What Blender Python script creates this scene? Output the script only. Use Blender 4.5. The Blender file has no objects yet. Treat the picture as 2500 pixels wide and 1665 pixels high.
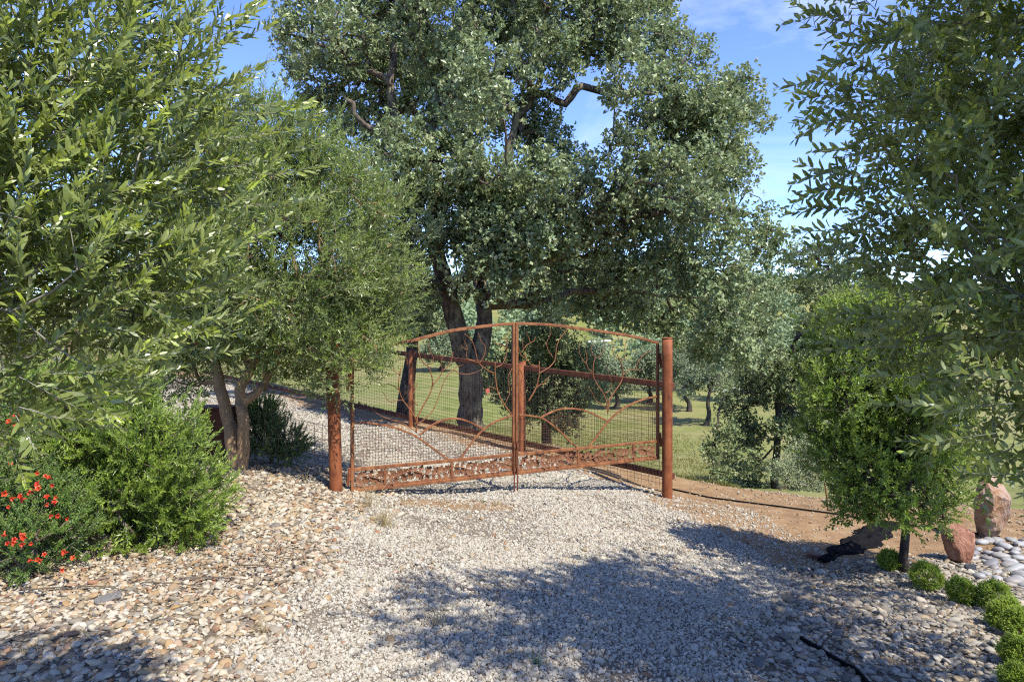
import bpy, math, random
import numpy as np
from mathutils import Vector, Matrix

rng = np.random.default_rng(11)
random.seed(5)
S = bpy.context.scene
COL = S.collection

# ------------------------------------------------------------------ camera
F, U0, V0, CZ = 1659.0, 1250.0, 805.0, 1.5        # focal length and horizon in photo pixels
cam_d = bpy.data.cameras.new("camera"); cam = bpy.data.objects.new("camera", cam_d); COL.objects.link(cam)
cam_d.sensor_width = 36.0; cam_d.lens = 36.0 * F / 2500.0
cam_d.shift_y = -(832.5 - V0) / 2500.0
cam_d.clip_start = 0.05; cam_d.clip_end = 4000
cam.location = (0, 0, CZ); cam.rotation_euler = (math.radians(90), 0, 0)
S.camera = cam

# ------------------------------------------------------------------ light
SUN_AZ = (0.59, -0.81); SUN_EL = math.radians(54)
W = bpy.data.worlds.new("World"); S.world = W; W.use_nodes = True
nt = W.node_tree; nt.nodes.clear()
sky = nt.nodes.new("ShaderNodeTexSky"); sky.sky_type = 'NISHITA'; sky.sun_disc = False
sky.sun_elevation = SUN_EL; sky.sun_rotation = math.atan2(SUN_AZ[0], SUN_AZ[1])
sky.altitude = 1800; sky.air_density = 1.0; sky.dust_density = 0.1; sky.ozone_density = 4.0
bg = nt.nodes.new("ShaderNodeBackground"); bg.inputs[1].default_value = 0.14
out = nt.nodes.new("ShaderNodeOutputWorld")
tc = nt.nodes.new("ShaderNodeTexCoord")
mp = nt.nodes.new("ShaderNodeMapping"); mp.inputs['Scale'].default_value = (1.6, 1.6, 4.2); mp.inputs['Location'].default_value = (0.35, 0.2, 0.1)
nz = nt.nodes.new("ShaderNodeTexNoise"); nz.inputs['Scale'].default_value = 1.7; nz.inputs['Detail'].default_value = 6; nz.inputs['Roughness'].default_value = 0.58; nz.inputs['Distortion'].default_value = 0.6
cr = nt.nodes.new("ShaderNodeValToRGB"); cr.color_ramp.elements[0].position = 0.54; cr.color_ramp.elements[1].position = 0.90
cr.color_ramp.elements[1].color = (0.6, 0.6, 0.6, 1)
mx = nt.nodes.new("ShaderNodeMix"); mx.data_type = 'RGBA'; mx.inputs['B'].default_value = (4.2, 4.4, 5.0, 1)
nt.links.new(tc.outputs['Generated'], mp.inputs['Vector']); nt.links.new(mp.outputs[0], nz.inputs['Vector'])
nt.links.new(nz.outputs['Fac'], cr.inputs[0]); nt.links.new(cr.outputs[0], mx.inputs['Factor'])
hs = nt.nodes.new('ShaderNodeHueSaturation'); hs.inputs['Saturation'].default_value = 1.1; hs.inputs['Hue'].default_value = .515; nt.links.new(sky.outputs[0], hs.inputs['Color']); nt.links.new(hs.outputs[0], mx.inputs['A']); nt.links.new(mx.outputs['Result'], bg.inputs[0]); nt.links.new(bg.outputs[0], out.inputs[0])

sun_d = bpy.data.lights.new("sun", 'SUN'); sun = bpy.data.objects.new("sun", sun_d); COL.objects.link(sun)
sun_d.energy = 3.5; sun_d.angle = math.radians(0.53); sun_d.color = (1.0, 0.955, 0.87)
sv = Vector((SUN_AZ[0] * math.cos(SUN_EL), SUN_AZ[1] * math.cos(SUN_EL), math.sin(SUN_EL)))
sun.rotation_euler = sv.to_track_quat('Z', 'Y').to_euler()
sun.location = (6, -8, 14)

S.view_settings.view_transform = 'Standard'; S.view_settings.look = 'None'
S.view_settings.exposure = 1.42; S.view_settings.gamma = 1.0; S.view_settings.use_curve_mapping = False
S.render.engine = 'CYCLES'
S.cycles.max_bounces = 6; S.cycles.diffuse_bounces = 3; S.cycles.glossy_bounces = 2; S.cycles.transmission_bounces = 4
S.cycles.transparent_max_bounces = 4
S.cycles.use_denoising = False; S.cycles.filter_width = 1.15

# ------------------------------------------------------------------ helpers
def P(u, v, Y):
    return np.array([(u - U0) / F * Y, Y, CZ + (V0 - v) / F * Y])

def sstep(a, b, x):
    t = np.clip((x - a) / (b - a), 0, 1); return t * t * (3 - 2 * t)

def norm(v):
    v = np.asarray(v, float); return v / (np.linalg.norm(v, axis=-1, keepdims=True) + 1e-9)

def tag(o, label=None, cat=None, group=None, kind=None):
    if label: o['label'] = label
    if cat: o['category'] = cat
    if group: o['group'] = group
    if kind: o['kind'] = kind
    return o

def empty(name, loc=(0, 0, 0), rz=0.0):
    o = bpy.data.objects.new(name, None); COL.objects.link(o); o.location = loc; o.rotation_euler = (0, 0, rz)
    o.empty_display_size = 0.1
    return o

def link(name, me, parent=None, mat=None):
    o = bpy.data.objects.new(name, me); COL.objects.link(o)
    if parent is not None:
        o.parent = parent
        bpy.context.view_layer.update() if False else None
        o.matrix_parent_inverse = PINV.get(parent.name, Matrix.Identity(4))
    if mat is not None and len(me.materials) == 0: me.materials.append(mat)
    return o
PINV = {}
def world_parent(e):
    """children of e given in world coordinates"""
    m = Matrix.LocRotScale(e.location, e.rotation_euler, (1, 1, 1)); PINV[e.name] = m.inverted(); return e

def tri_mesh(name, V, T, smooth=False, attrs=None):
    V = np.ascontiguousarray(V, np.float32); T = np.ascontiguousarray(T, np.int32)
    me = bpy.data.meshes.new(name)
    me.vertices.add(len(V)); me.vertices.foreach_set('co', V.ravel())
    k = T.shape[1]
    me.loops.add(T.size); me.loops.foreach_set('vertex_index', T.ravel())
    me.polygons.add(len(T)); me.polygons.foreach_set('loop_start', np.arange(len(T), dtype=np.int32) * k)
    me.polygons.foreach_set('use_smooth', np.full(len(T), smooth))
    if attrs:
        for n, a in attrs.items():
            a = np.ascontiguousarray(a, np.float32)
            at = me.attributes.new(n, 'FLOAT_VECTOR' if a.ndim == 2 else 'FLOAT', 'POINT')
            at.data.foreach_set('vector' if a.ndim == 2 else 'value', a.ravel())
    me.update(calc_edges=True)
    return me

class MB:
    """collects boxes and tubes, builds ONE mesh"""
    def __init__(s): s.V = []; s.F = []; s.n = 0
    def add(s, V, F):
        s.V += [tuple(v) for v in V]; s.F += [tuple(i + s.n for i in f) for f in F]; s.n += len(V)
    def tube(s, pts, r, sides=6, cap=True, up=None):
        pts = [Vector(p) for p in pts]; n = len(pts)
        rr = r if hasattr(r, '__len__') else [r] * n
        V = []; F = []
        ref = None
        for i in range(n):
            t = (pts[min(i + 1, n - 1)] - pts[max(i - 1, 0)]).normalized()
            if ref is None:
                ref = Vector(up) if up is not None else (Vector((0, 0, 1)) if abs(t.z) < .9 else Vector((1, 0, 0)))
            a = (ref - t * ref.dot(t)).normalized(); b = t.cross(a); ref = a
            for k in range(sides):
                th = 2 * math.pi * (k + .5) / sides
                V.append(pts[i] + (a * math.cos(th) + b * math.sin(th)) * rr[i])
        for i in range(n - 1):
            for k in range(sides):
                k2 = (k + 1) % sides
                F.append((i * sides + k, i * sides + k2, (i + 1) * sides + k2, (i + 1) * sides + k))
        if cap:
            F.append(tuple(range(sides))[::-1]); F.append(tuple((n - 1) * sides + k for k in range(sides)))
        s.add(V, F)
    def box(s, c, hx, hy, hz, ax=(1, 0, 0), ay=(0, 1, 0), az=(0, 0, 1)):
        c = Vector(c); ax = Vector(ax); ay = Vector(ay); az = Vector(az)
        V = [c + ax * hx * i + ay * hy * j + az * hz * k for i in (-1, 1) for j in (-1, 1) for k in (-1, 1)]
        F = [(0, 1, 3, 2), (4, 6, 7, 5), (0, 4, 5, 1), (2, 3, 7, 6), (0, 2, 6, 4), (1, 5, 7, 3)]
        s.add(V, F)
    def mesh(s, name, smooth=False):
        me = bpy.data.meshes.new(name); me.from_pydata(s.V, [], s.F)
        if smooth: me.polygons.foreach_set('use_smooth', np.full(len(me.polygons), True))
        me.update(); return me
    def build(s, name, mat, parent=None, smooth=False):
        return link(name, s.mesh(name, smooth), parent, mat)

def bevel(o, w=0.003, seg=1):
    m = o.modifiers.new("bevel", 'BEVEL'); m.width = w; m.segments = seg; m.limit_method = 'ANGLE'; m.angle_limit = math.radians(50)
    return o

# ------------------------------------------------------------------ materials
def mat_base(name):
    m = bpy.data.materials.new(name); m.use_nodes = True
    n = m.node_tree.nodes; b = n['Principled BSDF']
    return m, m.node_tree, b
def N(t, ty, **kw):
    n = t.nodes.new(ty)
    for k, v in kw.items():
        if k in n.inputs: n.inputs[k].default_value = v
        else: setattr(n, k, v)
    return n
def ramp(t, stops, inp):
    r = t.nodes.new("ShaderNodeValToRGB"); e = r.color_ramp.elements
    while len(e) < len(stops): e.new(0.5)
    for i, (p, c) in enumerate(stops):
        e[i].position = p; e[i].color = (*c, 1)
    t.links.new(inp, r.inputs[0]); return r.outputs[0]
def mixc(t, fac, a, b, bt='MIX'):
    m = t.nodes.new("ShaderNodeMix"); m.data_type = 'RGBA'; m.blend_type = bt
    for s, x in (('Factor', fac), ('A', a), ('B', b)):
        if isinstance(x, (int, float)): m.inputs[s].default_value = x
        elif isinstance(x, tuple): m.inputs[s].default_value = (*x, 1)
        else: t.links.new(x, m.inputs[s])
    return m.outputs['Result']
def math_(t, op, a, b=None, clamp=False):
    m = t.nodes.new("ShaderNodeMath"); m.operation = op; m.use_clamp = clamp
    for i, x in enumerate((a, b)):
        if x is None: continue
        if isinstance(x, (int, float)): m.inputs[i].default_value = x
        else: t.links.new(x, m.inputs[i])
    return m.outputs[0]
def noise(t, scale, detail=4, vec=None, rough=.55, dist=0.0):
    n = N(t, "ShaderNodeTexNoise", Scale=scale, Detail=detail, Roughness=rough, Distortion=dist)
    if vec is None:
        g = t.nodes.new("ShaderNodeTexCoord"); vec = g.outputs['Object']
    t.links.new(vec, n.inputs['Vector']); return n.outputs['Fac']
def bump(t, b, h, strength=.4, dist=.01):
    n = N(t, "ShaderNodeBump", Strength=strength, Distance=dist); t.links.new(h, n.inputs['Height']); t.links.new(n.outputs[0], b.inputs['Normal'])

def leaf_mat(name, dark, light, young, back, transl=.38, rough=.48, spec=.32, objrand=False):
    dark, light, back = [tuple(k_ * q for k_, q in zip((1.95, 1.8, 1.5), c_)) for c_ in (dark, light, back)]
    m, t, b = mat_base(name)
    if objrand:
        oi = t.nodes.new("ShaderNodeObjectInfo"); tint = oi.outputs['Random']; yg = math_(t, 'GREATER_THAN', math_(t, 'FRACT', math_(t, 'MULTIPLY', tint, 7.3)), .86)
    else:
        a = N(t, "ShaderNodeAttribute", attribute_name="lf"); sp = t.nodes.new("ShaderNodeSeparateXYZ"); t.links.new(a.outputs['Vector'], sp.inputs[0])
        tint, yg = sp.outputs[0], sp.outputs[1]
    c = mixc(t, tint, dark, light); c = mixc(t, yg, c, young)
    g = t.nodes.new("ShaderNodeNewGeometry")
    c2 = mixc(t, math_(t, 'MULTIPLY', g.outputs['Backfacing'], .8), c, back)
    t.links.new(c2, b.inputs['Base Color']); b.inputs['Roughness'].default_value = rough; b.inputs['Specular IOR Level'].default_value = spec
    tr = t.nodes.new("ShaderNodeBsdfTranslucent")
    ct = mixc(t, .5, c, (min(1, young[0] * 1.3), min(1, young[1] * 1.3), young[2]))
    t.links.new(ct, tr.inputs[0])
    ms = t.nodes.new("ShaderNodeMixShader"); ms.inputs[0].default_value = transl
    t.links.new(b.outputs[0], ms.inputs[1]); t.links.new(tr.outputs[0], ms.inputs[2])
    t.links.new(ms.outputs[0], t.nodes['Material Output'].inputs['Surface'])
    return m

def bark_mat(name, c1, c2, scale=14, lichen=None, bstr=.8):
    m, t, b = mat_base(name)
    tcn = t.nodes.new("ShaderNodeTexCoord"); mpn = N(t, "ShaderNodeMapping", Scale=(1, 1, .28)); t.links.new(tcn.outputs['Object'], mpn.inputs[0])
    n1 = noise(t, scale, 6, mpn.outputs[0], .65, .4)
    c = ramp(t, [(.32, c1), (.68, c2)], n1)
    if lichen:
        n2 = noise(t, 4.5, 5); c = mixc(t, ramp(t, [(.55, (0, 0, 0)), (.66, (1, 1, 1))], n2), c, lichen)
    t.links.new(c, b.inputs['Base Color']); b.inputs['Roughness'].default_value = .9; b.inputs['Specular IOR Level'].default_value = .15
    bump(t, b, n1, bstr, .02)
    return m

def rust_mat(name, a, b_, c, rough=.75, scale=9):
    m, t, b = mat_base(name)
    n1 = noise(t, scale, 6, rough=.65); n2 = noise(t, scale * 9, 4); 
    tcn = t.nodes.new('ShaderNodeTexCoord'); mpn = N(t, 'ShaderNodeMapping', Scale=(9, 9, .7)); t.links.new(tcn.outputs['Object'], mpn.inputs[0]); n3 = noise(t, 2.2, 5, mpn.outputs[0], .65)
    col = ramp(t, [(.3, a), (.52, b_), (.75, c)], n1)
    col = mixc(t, math_(t, 'MULTIPLY', n2, .5), col, a)
    col = mixc(t, ramp(t, [(.48, (0, 0, 0)), (.70, (.6, .6, .6))], n3), col, c)
    col = mixc(t, ramp(t, [(.30, (.65, .65, .65)), (.46, (0, 0, 0))], n3), col, tuple(.5 * q for q in a))
    t.links.new(col, b.inputs['Base Color']); b.inputs['Roughness'].default_value = rough; b.inputs['Specular IOR Level'].default_value = .3
    bump(t, b, n2, .25, .003)
    return m

M = {}
M['post_rust'] = rust_mat('post_rust', (.09, .026, .010), (.20, .058, .018), (.30, .105, .035))
M['gate_rust'] = rust_mat('gate_rust', (.090, .032, .013), (.205, .076, .026), (.30, .130, .048), .6, 14)
M['fence_rust'] = rust_mat('fence_rust', (.055, .020, .011), (.11, .036, .017), (.19, .062, .024), .8)
M['vine_rust'] = rust_mat('vine_rust', (.085, .034, .016), (.18, .075, .032), (.27, .12, .055), .65, 18)
M['wire'] = rust_mat('wire_dark', (.025, .018, .013), (.05, .032, .02), (.09, .05, .03), .7, 12)
M['wire_rusty'] = rust_mat('wire_rusty', (.05, .026, .015), (.10, .045, .022), (.17, .07, .03), .7, 12)
M['red_leaf'] = rust_mat('red_leaf_metal', (.26, .05, .03), (.36, .08, .05), (.42, .12, .08), .6, 30)
M['oak_bark'] = bark_mat('oak_bark', (.016, .012, .009), (.20, .16, .12), 20, (.20, .175, .10), 1.0)
M['dark_bark'] = bark_mat('dark_bark', (.022, .018, .015), (.085, .07, .055), 14)
M['olive_bark'] = bark_mat('olive_bark', (.17, .105, .058), (.34, .225, .125), 7, (.13, .105, .075), .35)
M['twig'] = bark_mat('olive_twig', (.14, .13, .10), (.30, .28, .22), 20, None, .1)
M['twig_brown'] = bark_mat('brown_twig', (.06, .045, .03), (.14, .11, .08), 20, None, .1)
M['olive_leaf'] = leaf_mat('olive_leaf', (.024, .042, .014), (.140, .175, .062), (.36, .44, .05), (.20, .235, .14), .36, .32, .55)
M['olive_leaf_single'] = leaf_mat('olive_leaf_single', (.030, .052, .016), (.145, .180, .062), (.36, .44, .05), (.20, .235, .14), .36, .32, .55, objrand=True)
M['olive_mid_leaf'] = leaf_mat('olive_mid_leaf', (.024, .044, .014), (.135, .180, .056), (.30, .40, .06), (.18, .225, .11), .36, .34, .5)
M['bush_leaf'] = leaf_mat('bush_leaf', (.035, .068, .014), (.155, .225, .048), (.36, .46, .07), (.17, .24, .09), .40, .34, .45)
M['flower_leaf'] = leaf_mat('flower_shrub_leaf', (.030, .065, .015), (.08, .14, .03), (.20, .25, .04), (.10, .14, .06), .3)
M['oak_leaf'] = leaf_mat('oak_leaf', (.028, .050, .026), (.135, .178, .092), (.24, .30, .13), (.18, .21, .135), .26, .40, .38)
M['oak_leaf_b'] = leaf_mat('oak_leaf_b', (.026, .046, .022), (.125, .162, .080), (.17, .21, .08), (.16, .18, .11), .2)
M['oak_leaf_c'] = leaf_mat('oak_leaf_grey', (.040, .064, .040), (.13, .165, .10), (.18, .22, .12), (.17, .20, .14), .2)
M['wood_leaf'] = leaf_mat('far_wood_leaf', (.055, .090, .055), (.12, .165, .09), (.15, .2, .09), (.13, .17, .1), .2)
M['citrus_leaf'] = leaf_mat('citrus_leaf', (.026, .056, .012), (.105, .165, .028), (.32, .40, .06), (.15, .21, .07), .38, .36)
M['box_leaf'] = leaf_mat('boxwood_leaf', (.05, .09, .014), (.13, .20, .03), (.36, .42, .06), (.14, .19, .06), .4)
M['rosemary_leaf'] = leaf_mat('rosemary_leaf', (.025, .055, .015), (.07, .12, .035), (.20, .26, .05), (.10, .14, .07), .3)
M['pale_leaf'] = leaf_mat('pale_shrub_leaf', (.07, .10, .055), (.18, .215, .13), (.22, .26, .13), (.19, .22, .15), .2)

# ------------------------------------------------------------------ terrain
def fence_d(x, y): return (x - 1.92) * .689 + (y - 8.05) * .725
def gz(x, y):
    x = np.asarray(x, float); y = np.asarray(y, float)
    yy = np.clip(y, 0, 8)
    z = -.045 * (yy - 3) - .11 * np.clip(x, -6, 2.3) * sstep(2, 6, y) * (1 - .25 * sstep(8, 12, y))
    z = z - .10 * sstep(9, 13, y) * sstep(-4, 2, -np.abs(x + 3) + 2)
    z = z + .10 * np.exp(-(((x + 2.6) / .9) ** 2 + ((y - 6.0) / .9) ** 2))         # mound under the olive
    d = fence_d(x, y) - .8 - .45 * np.maximum(x - 2.8, 0)
    dd = np.maximum(d, 0)
    drop = 4.3 * (1 - np.exp(-(dd ** 1.15) / 15.0))
    r = np.sqrt(x * x + y * y); a = np.arctan2(x, np.maximum(y, 1e-3))
    roll = .35 * np.sin(x * .11 + 1.2) * np.cos(y * .09) * sstep(16, 40, r)
    hill = (26 + 5 * np.sin(a * 5 + .6) + 3 * np.sin(a * 13)) * sstep(95, 340, r + 35 * np.sin(a * 4 + 2)) * sstep(-.2, .6, np.cos(a))
    z = z - drop + roll * sstep(0, 10, d) + hill
    # small relief
    near = 1 - sstep(10, 25, r)
    z = z + near * .014 * (np.sin(x * 3.1 + 1.3 * np.sin(y * 2.2)) + np.sin(y * 3.7 + 1.1 * np.sin(x * 2.7)))
    return z

def vnoise(x, y, sc, seed=0):
    """cheap smooth value noise"""
    r = np.random.default_rng(seed); G = r.random((64, 64))
    X = x / sc; Y = y / sc; i = np.floor(X).astype(int); j = np.floor(Y).astype(int)
    fx = X - i; fy = Y - j; fx = fx * fx * (3 - 2 * fx); fy = fy * fy * (3 - 2 * fy)
    g = lambda a, b: G[a % 64, b % 64]
    return (g(i, j) * (1 - fx) + g(i + 1, j) * fx) * (1 - fy) + (g(i, j + 1) * (1 - fx) + g(i + 1, j + 1) * fx) * fy

def zones(x, y):
    """weights: pebble left, pebble right, drive gravel, dirt, grass"""
    w = (vnoise(x, y, .35, 3) - .5) * .5 + (vnoise(x, y, .12, 4) - .5) * .22
    d = fence_d(x, y) + w * .8 - .45 * np.maximum(x - 2.8, 0)
    grass = sstep(.75, 1.25, d + .25 * w)
    # right edge of the drive
    yb = np.array([0, 2.5, 3.4, 4.3, 5.0, 5.6, 6.6, 7.5, 8.2]); xb = np.array([.9, 1.0, 1.2, 1.7, 2.05, 2.1, 1.75, 1.45, 1.2])
    xe = np.interp(y, yb, xb) + w * .7
    right = sstep(-.05, .05, x - xe)
    dirt_line = np.interp(x, [1.5, 2.2, 3.0, 4.5, 6], [5.4, 5.35, 5.5, 5.6, 5.6]) + w * .9
    dirt = right * sstep(-.1, .1, y - dirt_line)
    # dirt apron along the fence and patch under the gate
    dirt = np.maximum(dirt, sstep(-.55, -.15, d) * (1 - sstep(20, 30, np.hypot(x, y))))
    gp = np.exp(-(((x + .55) / .75) ** 2 + ((y - 6.15 - .3 * (x + .55)) / .28) ** 2))
    dirt = np.maximum(dirt, sstep(.4, .7, gp + w * .8))
    pr = right * (1 - sstep(-.1, .1, y - dirt_line))
    pl = sstep(-.08, .08, -1.2 - x + w * .6) * (1 - sstep(7.2, 7.8, y + w))
    return pl, pr, dirt * (1 - grass), grass

def make_ground():
    ang = np.concatenate([np.radians(np.linspace(-48, 48, 250)), np.radians(np.linspace(51, 309, 60))])
    rad = np.concatenate([np.linspace(.4, 2.2, 8), np.linspace(2.35, 16, 125), np.geomspace(16.3, 1500, 95)])
    A, R = np.meshgrid(ang, rad, indexing='ij')
    X = np.sin(A) * R; Y = np.cos(A) * R
    Z = gz(X, Y)
    na, nr = A.shape
    V = np.stack([X, Y, Z], -1).reshape(-1, 3)
    pl, pr, dirt, grass = zones(X.ravel(), Y.ravel())
    i, j = np.meshgrid(np.arange(na), np.arange(nr - 1), indexing='ij')
    i2 = (i + 1) % na
    T = np.stack([i * nr + j, i * nr + j + 1, i2 * nr + j + 1, i2 * nr + j], -1).reshape(-1, 4)
    c = len(V); V = np.vstack([V, [[0, 0, float(gz(0., 0.))]]])
    at = np.stack([np.append(np.maximum(pl, pr), 0), np.append(dirt, 0), np.append(grass, 0)], -1)
    me = tri_mesh('ground', V, T, True, {'zone': at})
    import bmesh
    bm = bmesh.new(); bm.from_mesh(me); bm.verts.ensure_lookup_table()
    for k in range(na): bm.faces.new((bm.verts[c], bm.verts[k * nr], bm.verts[((k + 1) % na) * nr]))
    bm.normal_update(); 
    bmesh.ops.recalc_face_normals(bm, faces=bm.faces); bm.to_mesh(me); bm.free()
    if sum(p.normal.z for p in list(me.polygons)[:50]) < 0: me.flip_normals()
    m, t, b = mat_base('ground_soil')
    a = N(t, "ShaderNodeAttribute", attribute_name="zone"); sp = t.nodes.new("ShaderNodeSeparateXYZ"); t.links.new(a.outputs['Vector'], sp.inputs[0])
    n1 = noise(t, 60, 5, rough=.7); n2 = noise(t, 6, 5); n3 = noise(t, .5, 6, rough=.7); n4 = noise(t, .11, 6, rough=.7); n5 = noise(t, 220, 3)
    drive = ramp(t, [(.3, (.07, .055, .04)), (.55, (.17, .14, .105)), (.75, (.30, .26, .21))], n1)
    peb = ramp(t, [(.3, (.06, .048, .035)), (.7, (.17, .135, .095))], n1)
    dirt = ramp(t, [(.28, (.12, .068, .032)), (.5, (.205, .122, .056)), (.75, (.29, .20, .11))], n2)
    dirt = mixc(t, math_(t, 'MULTIPLY', n1, .55), dirt, (.28, .19, .11))
    gr = ramp(t, [(.30, (.075, .092, .020)), (.5, (.15, .165, .042)), (.70, (.24, .22, .08))], n3)
    dry = ramp(t, [(.40, (0, 0, 0)), (.60, (1, 1, 1))], n4)
    gr = mixc(t, math_(t, 'MULTIPLY', dry, .75), gr, (.25, .21, .095))
    gr = mixc(t, math_(t, 'MULTIPLY', n5, .35), gr, (.07, .10, .02))
    c = mixc(t, sp.outputs[0], drive, peb); c = mixc(t, sp.outputs[1], c, dirt); c = mixc(t, sp.outputs[2], c, gr)
    t.links.new(c, b.inputs['Base Color']); b.inputs['Roughness'].default_value = .95; b.inputs['Specular IOR Level'].default_value = .1
    bump(t, b, n1, .6, .02)
    o = link('ground', me, None, m); tag(o, kind='structure', label='gravel yard, bare reddish dirt and green field falling to a valley')
make_ground()

# ------------------------------------------------------------------ stones
def stone_mat(name, stops, rough=.75, spot=.35, gain=1.0):
    m, t, b = mat_base(name)
    a = N(t, "ShaderNodeAttribute", attribute_name="tint", attribute_type='INSTANCER')
    c = ramp(t, [(p_, tuple(gain * k_ * q for k_, q in zip((.50, .48, .42), c_))) for p_, c_ in stops], a.outputs['Fac'])
    n1 = noise(t, 2.2, 5, rough=.7)
    c = mixc(t, math_(t, 'MULTIPLY', ramp(t, [(.45, (0, 0, 0)), (.75, (1, 1, 1))], n1), spot), c, (.20, .15, .10))
    t.links.new(c, b.inputs['Base Color']); b.inputs['Roughness'].default_value = rough; b.inputs['Specular IOR Level'].default_value = .3
    return m
M['pebble'] = stone_mat('pebble_mixed', [(0, (.50, .46, .39)), (.14, (.62, .57, .48)), (.28, (.44, .33, .20)), (.40, (.26, .23, .19)), (.52, (.58, .52, .43)), (.63, (.42, .27, .13)), (.74, (.20, .20, .20)), (.84, (.68, .64, .57)), (.95, (.34, .17, .09)), (1, (.15, .13, .12))], gain=1.22)
M['pebble_grey'] = stone_mat('pebble_grey', [(0, (.40, .39, .37)), (.15, (.62, .59, .54)), (.30, (.40, .31, .21)), (.42, (.15, .16, .18)), (.56, (.56, .50, .42)), (.68, (.24, .23, .23)), (.78, (.50, .40, .27)), (.9, (.70, .68, .64)), (1, (.30, .17, .10))])
M['gravel'] = stone_mat('white_gravel', [(0, (.60, .57, .51)), (.25, (.72, .69, .63)), (.45, (.52, .47, .40)), (.6, (.78, .75, .70)), (.78, (.62, .57, .48)), (.88, (.34, .29, .24)), (.94, (.70, .67, .62)), (1, (.40, .27, .16))], .85, .22)
M['chip'] = stone_mat('dirt_chip', [(0, (.42, .30, .18)), (.4, (.60, .52, .40)), (.7, (.34, .20, .11)), (1, (.66, .61, .52))], .85)

def stone_tree(name, mat, smooth, rough_amp, nvar=4, sub=2):
    g = bpy.data.node_groups.new(name, 'GeometryNodeTree')
    g.interface.new_socket('Geometry', in_out='INPUT', socket_type='NodeSocketGeometry')
    g.interface.new_socket('Geometry', in_out='OUTPUT', socket_type='NodeSocketGeometry')
    gi = g.nodes.new('NodeGroupInput'); go = g.nodes.new('NodeGroupOutput')
    jn = g.nodes.new('GeometryNodeJoinGeometry')
    for k in range(nvar):
        ico = g.nodes.new('GeometryNodeMeshIcoSphere'); ico.inputs['Radius'].default_value = 1; ico.inputs['Subdivisions'].default_value = sub
        pos = g.nodes.new('GeometryNodeInputPosition')
        ad = g.nodes.new('ShaderNodeVectorMath'); ad.operation = 'ADD'; ad.inputs[1].default_value = (k * 7.1, k * 3.3, k * 5.7)
        no = g.nodes.new('ShaderNodeTexNoise'); no.inputs['Scale'].default_value = .75 if smooth else 1.1; no.inputs['Detail'].default_value = 0 if smooth else 1
        su = g.nodes.new('ShaderNodeVectorMath'); su.operation = 'SUBTRACT'; su.inputs[1].default_value = (.5, .5, .5)
        sc = g.nodes.new('ShaderNodeVectorMath'); sc.operation = 'SCALE'; sc.inputs['Scale'].default_value = rough_amp
        sp = g.nodes.new('GeometryNodeSetPosition'); ss = g.nodes.new('GeometryNodeSetShadeSmooth'); ss.inputs['Shade Smooth'].default_value = smooth
        sm = g.nodes.new('GeometryNodeSetMaterial'); sm.inputs['Material'].default_value = mat
        ti = g.nodes.new('GeometryNodeGeometryToInstance')
        L = g.links.new
        L(pos.outputs[0], ad.inputs[0]); L(ad.outputs[0], no.inputs['Vector']); L(no.outputs['Color'], su.inputs[0]); L(su.outputs[0], sc.inputs[0])
        L(ico.outputs[0], sp.inputs['Geometry']); L(sc.outputs[0], sp.inputs['Offset']); L(sp.outputs[0], ss.inputs[0]); L(ss.outputs[0], sm.inputs[0]); L(sm.outputs[0], ti.inputs[0])
        L(ti.outputs[0], jn.inputs[0])
    iop = g.nodes.new('GeometryNodeInstanceOnPoints'); iop.inputs['Pick Instance'].default_value = True
    def na(nm, ty):
        n = g.nodes.new('GeometryNodeInputNamedAttribute'); n.data_type = ty; n.inputs['Name'].default_value = nm
        return next(o for o in n.outputs if o.enabled and o.name == 'Attribute')
    e2r = g.nodes.new('FunctionNodeEulerToRotation')
    L = g.links.new
    mtp = g.nodes.new('GeometryNodeMeshToPoints')
    L(gi.outputs[0], mtp.inputs[0]); L(mtp.outputs[0], iop.inputs['Points']); L(jn.outputs[0], iop.inputs['Instance'])
    L(na('idx', 'INT'), iop.inputs['Instance Index']); L(na('rot', 'FLOAT_VECTOR'), e2r.inputs[0]); L(e2r.outputs[0], iop.inputs['Rotation'])
    L(na('scl', 'FLOAT_VECTOR'), iop.inputs['Scale']); L(iop.outputs[0], go.inputs[0])
    return g

def scatter(name, x, y, size, flat, tree, label, cat, lift=.25, nvar=4, tilt=.35, elong=(1.0, 1.5)):
    n = len(x); z = gz(x, y)
    sx = size * .5 * rng.uniform(elong[0], elong[1], n); sy = size * .5 * rng.uniform(.75, 1.05, n); sz = size * .5 * flat * rng.uniform(.8, 1.25, n)
    me = bpy.data.meshes.new(name); me.vertices.add(n)
    me.vertices.foreach_set('co', np.stack([x, y, z + sz * lift + rng.uniform(-.5, .5, n) * sz], -1).astype(np.float32).ravel())
    for nm, ty, key, arr in (('rot', 'FLOAT_VECTOR', 'vector', np.stack([rng.normal(0, tilt, n), rng.normal(0, tilt, n), rng.uniform(0, 6.28, n)], -1)),
                             ('scl', 'FLOAT_VECTOR', 'vector', np.stack([sx, sy, sz], -1)), ('tint', 'FLOAT', 'value', rng.random(n))):
        at = me.attributes.new(nm, ty, 'POINT'); at.data.foreach_set(key, arr.astype(np.float32).ravel())
    at = me.attributes.new('idx', 'INT', 'POINT'); at.data.foreach_set('value', rng.integers(0, nvar, n).astype(np.int32))
    o = link(name, me); md = o.modifiers.new('stones', 'NODES'); md.node_group = tree
    tag(o, label, cat, kind='stuff'); return o

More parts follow.
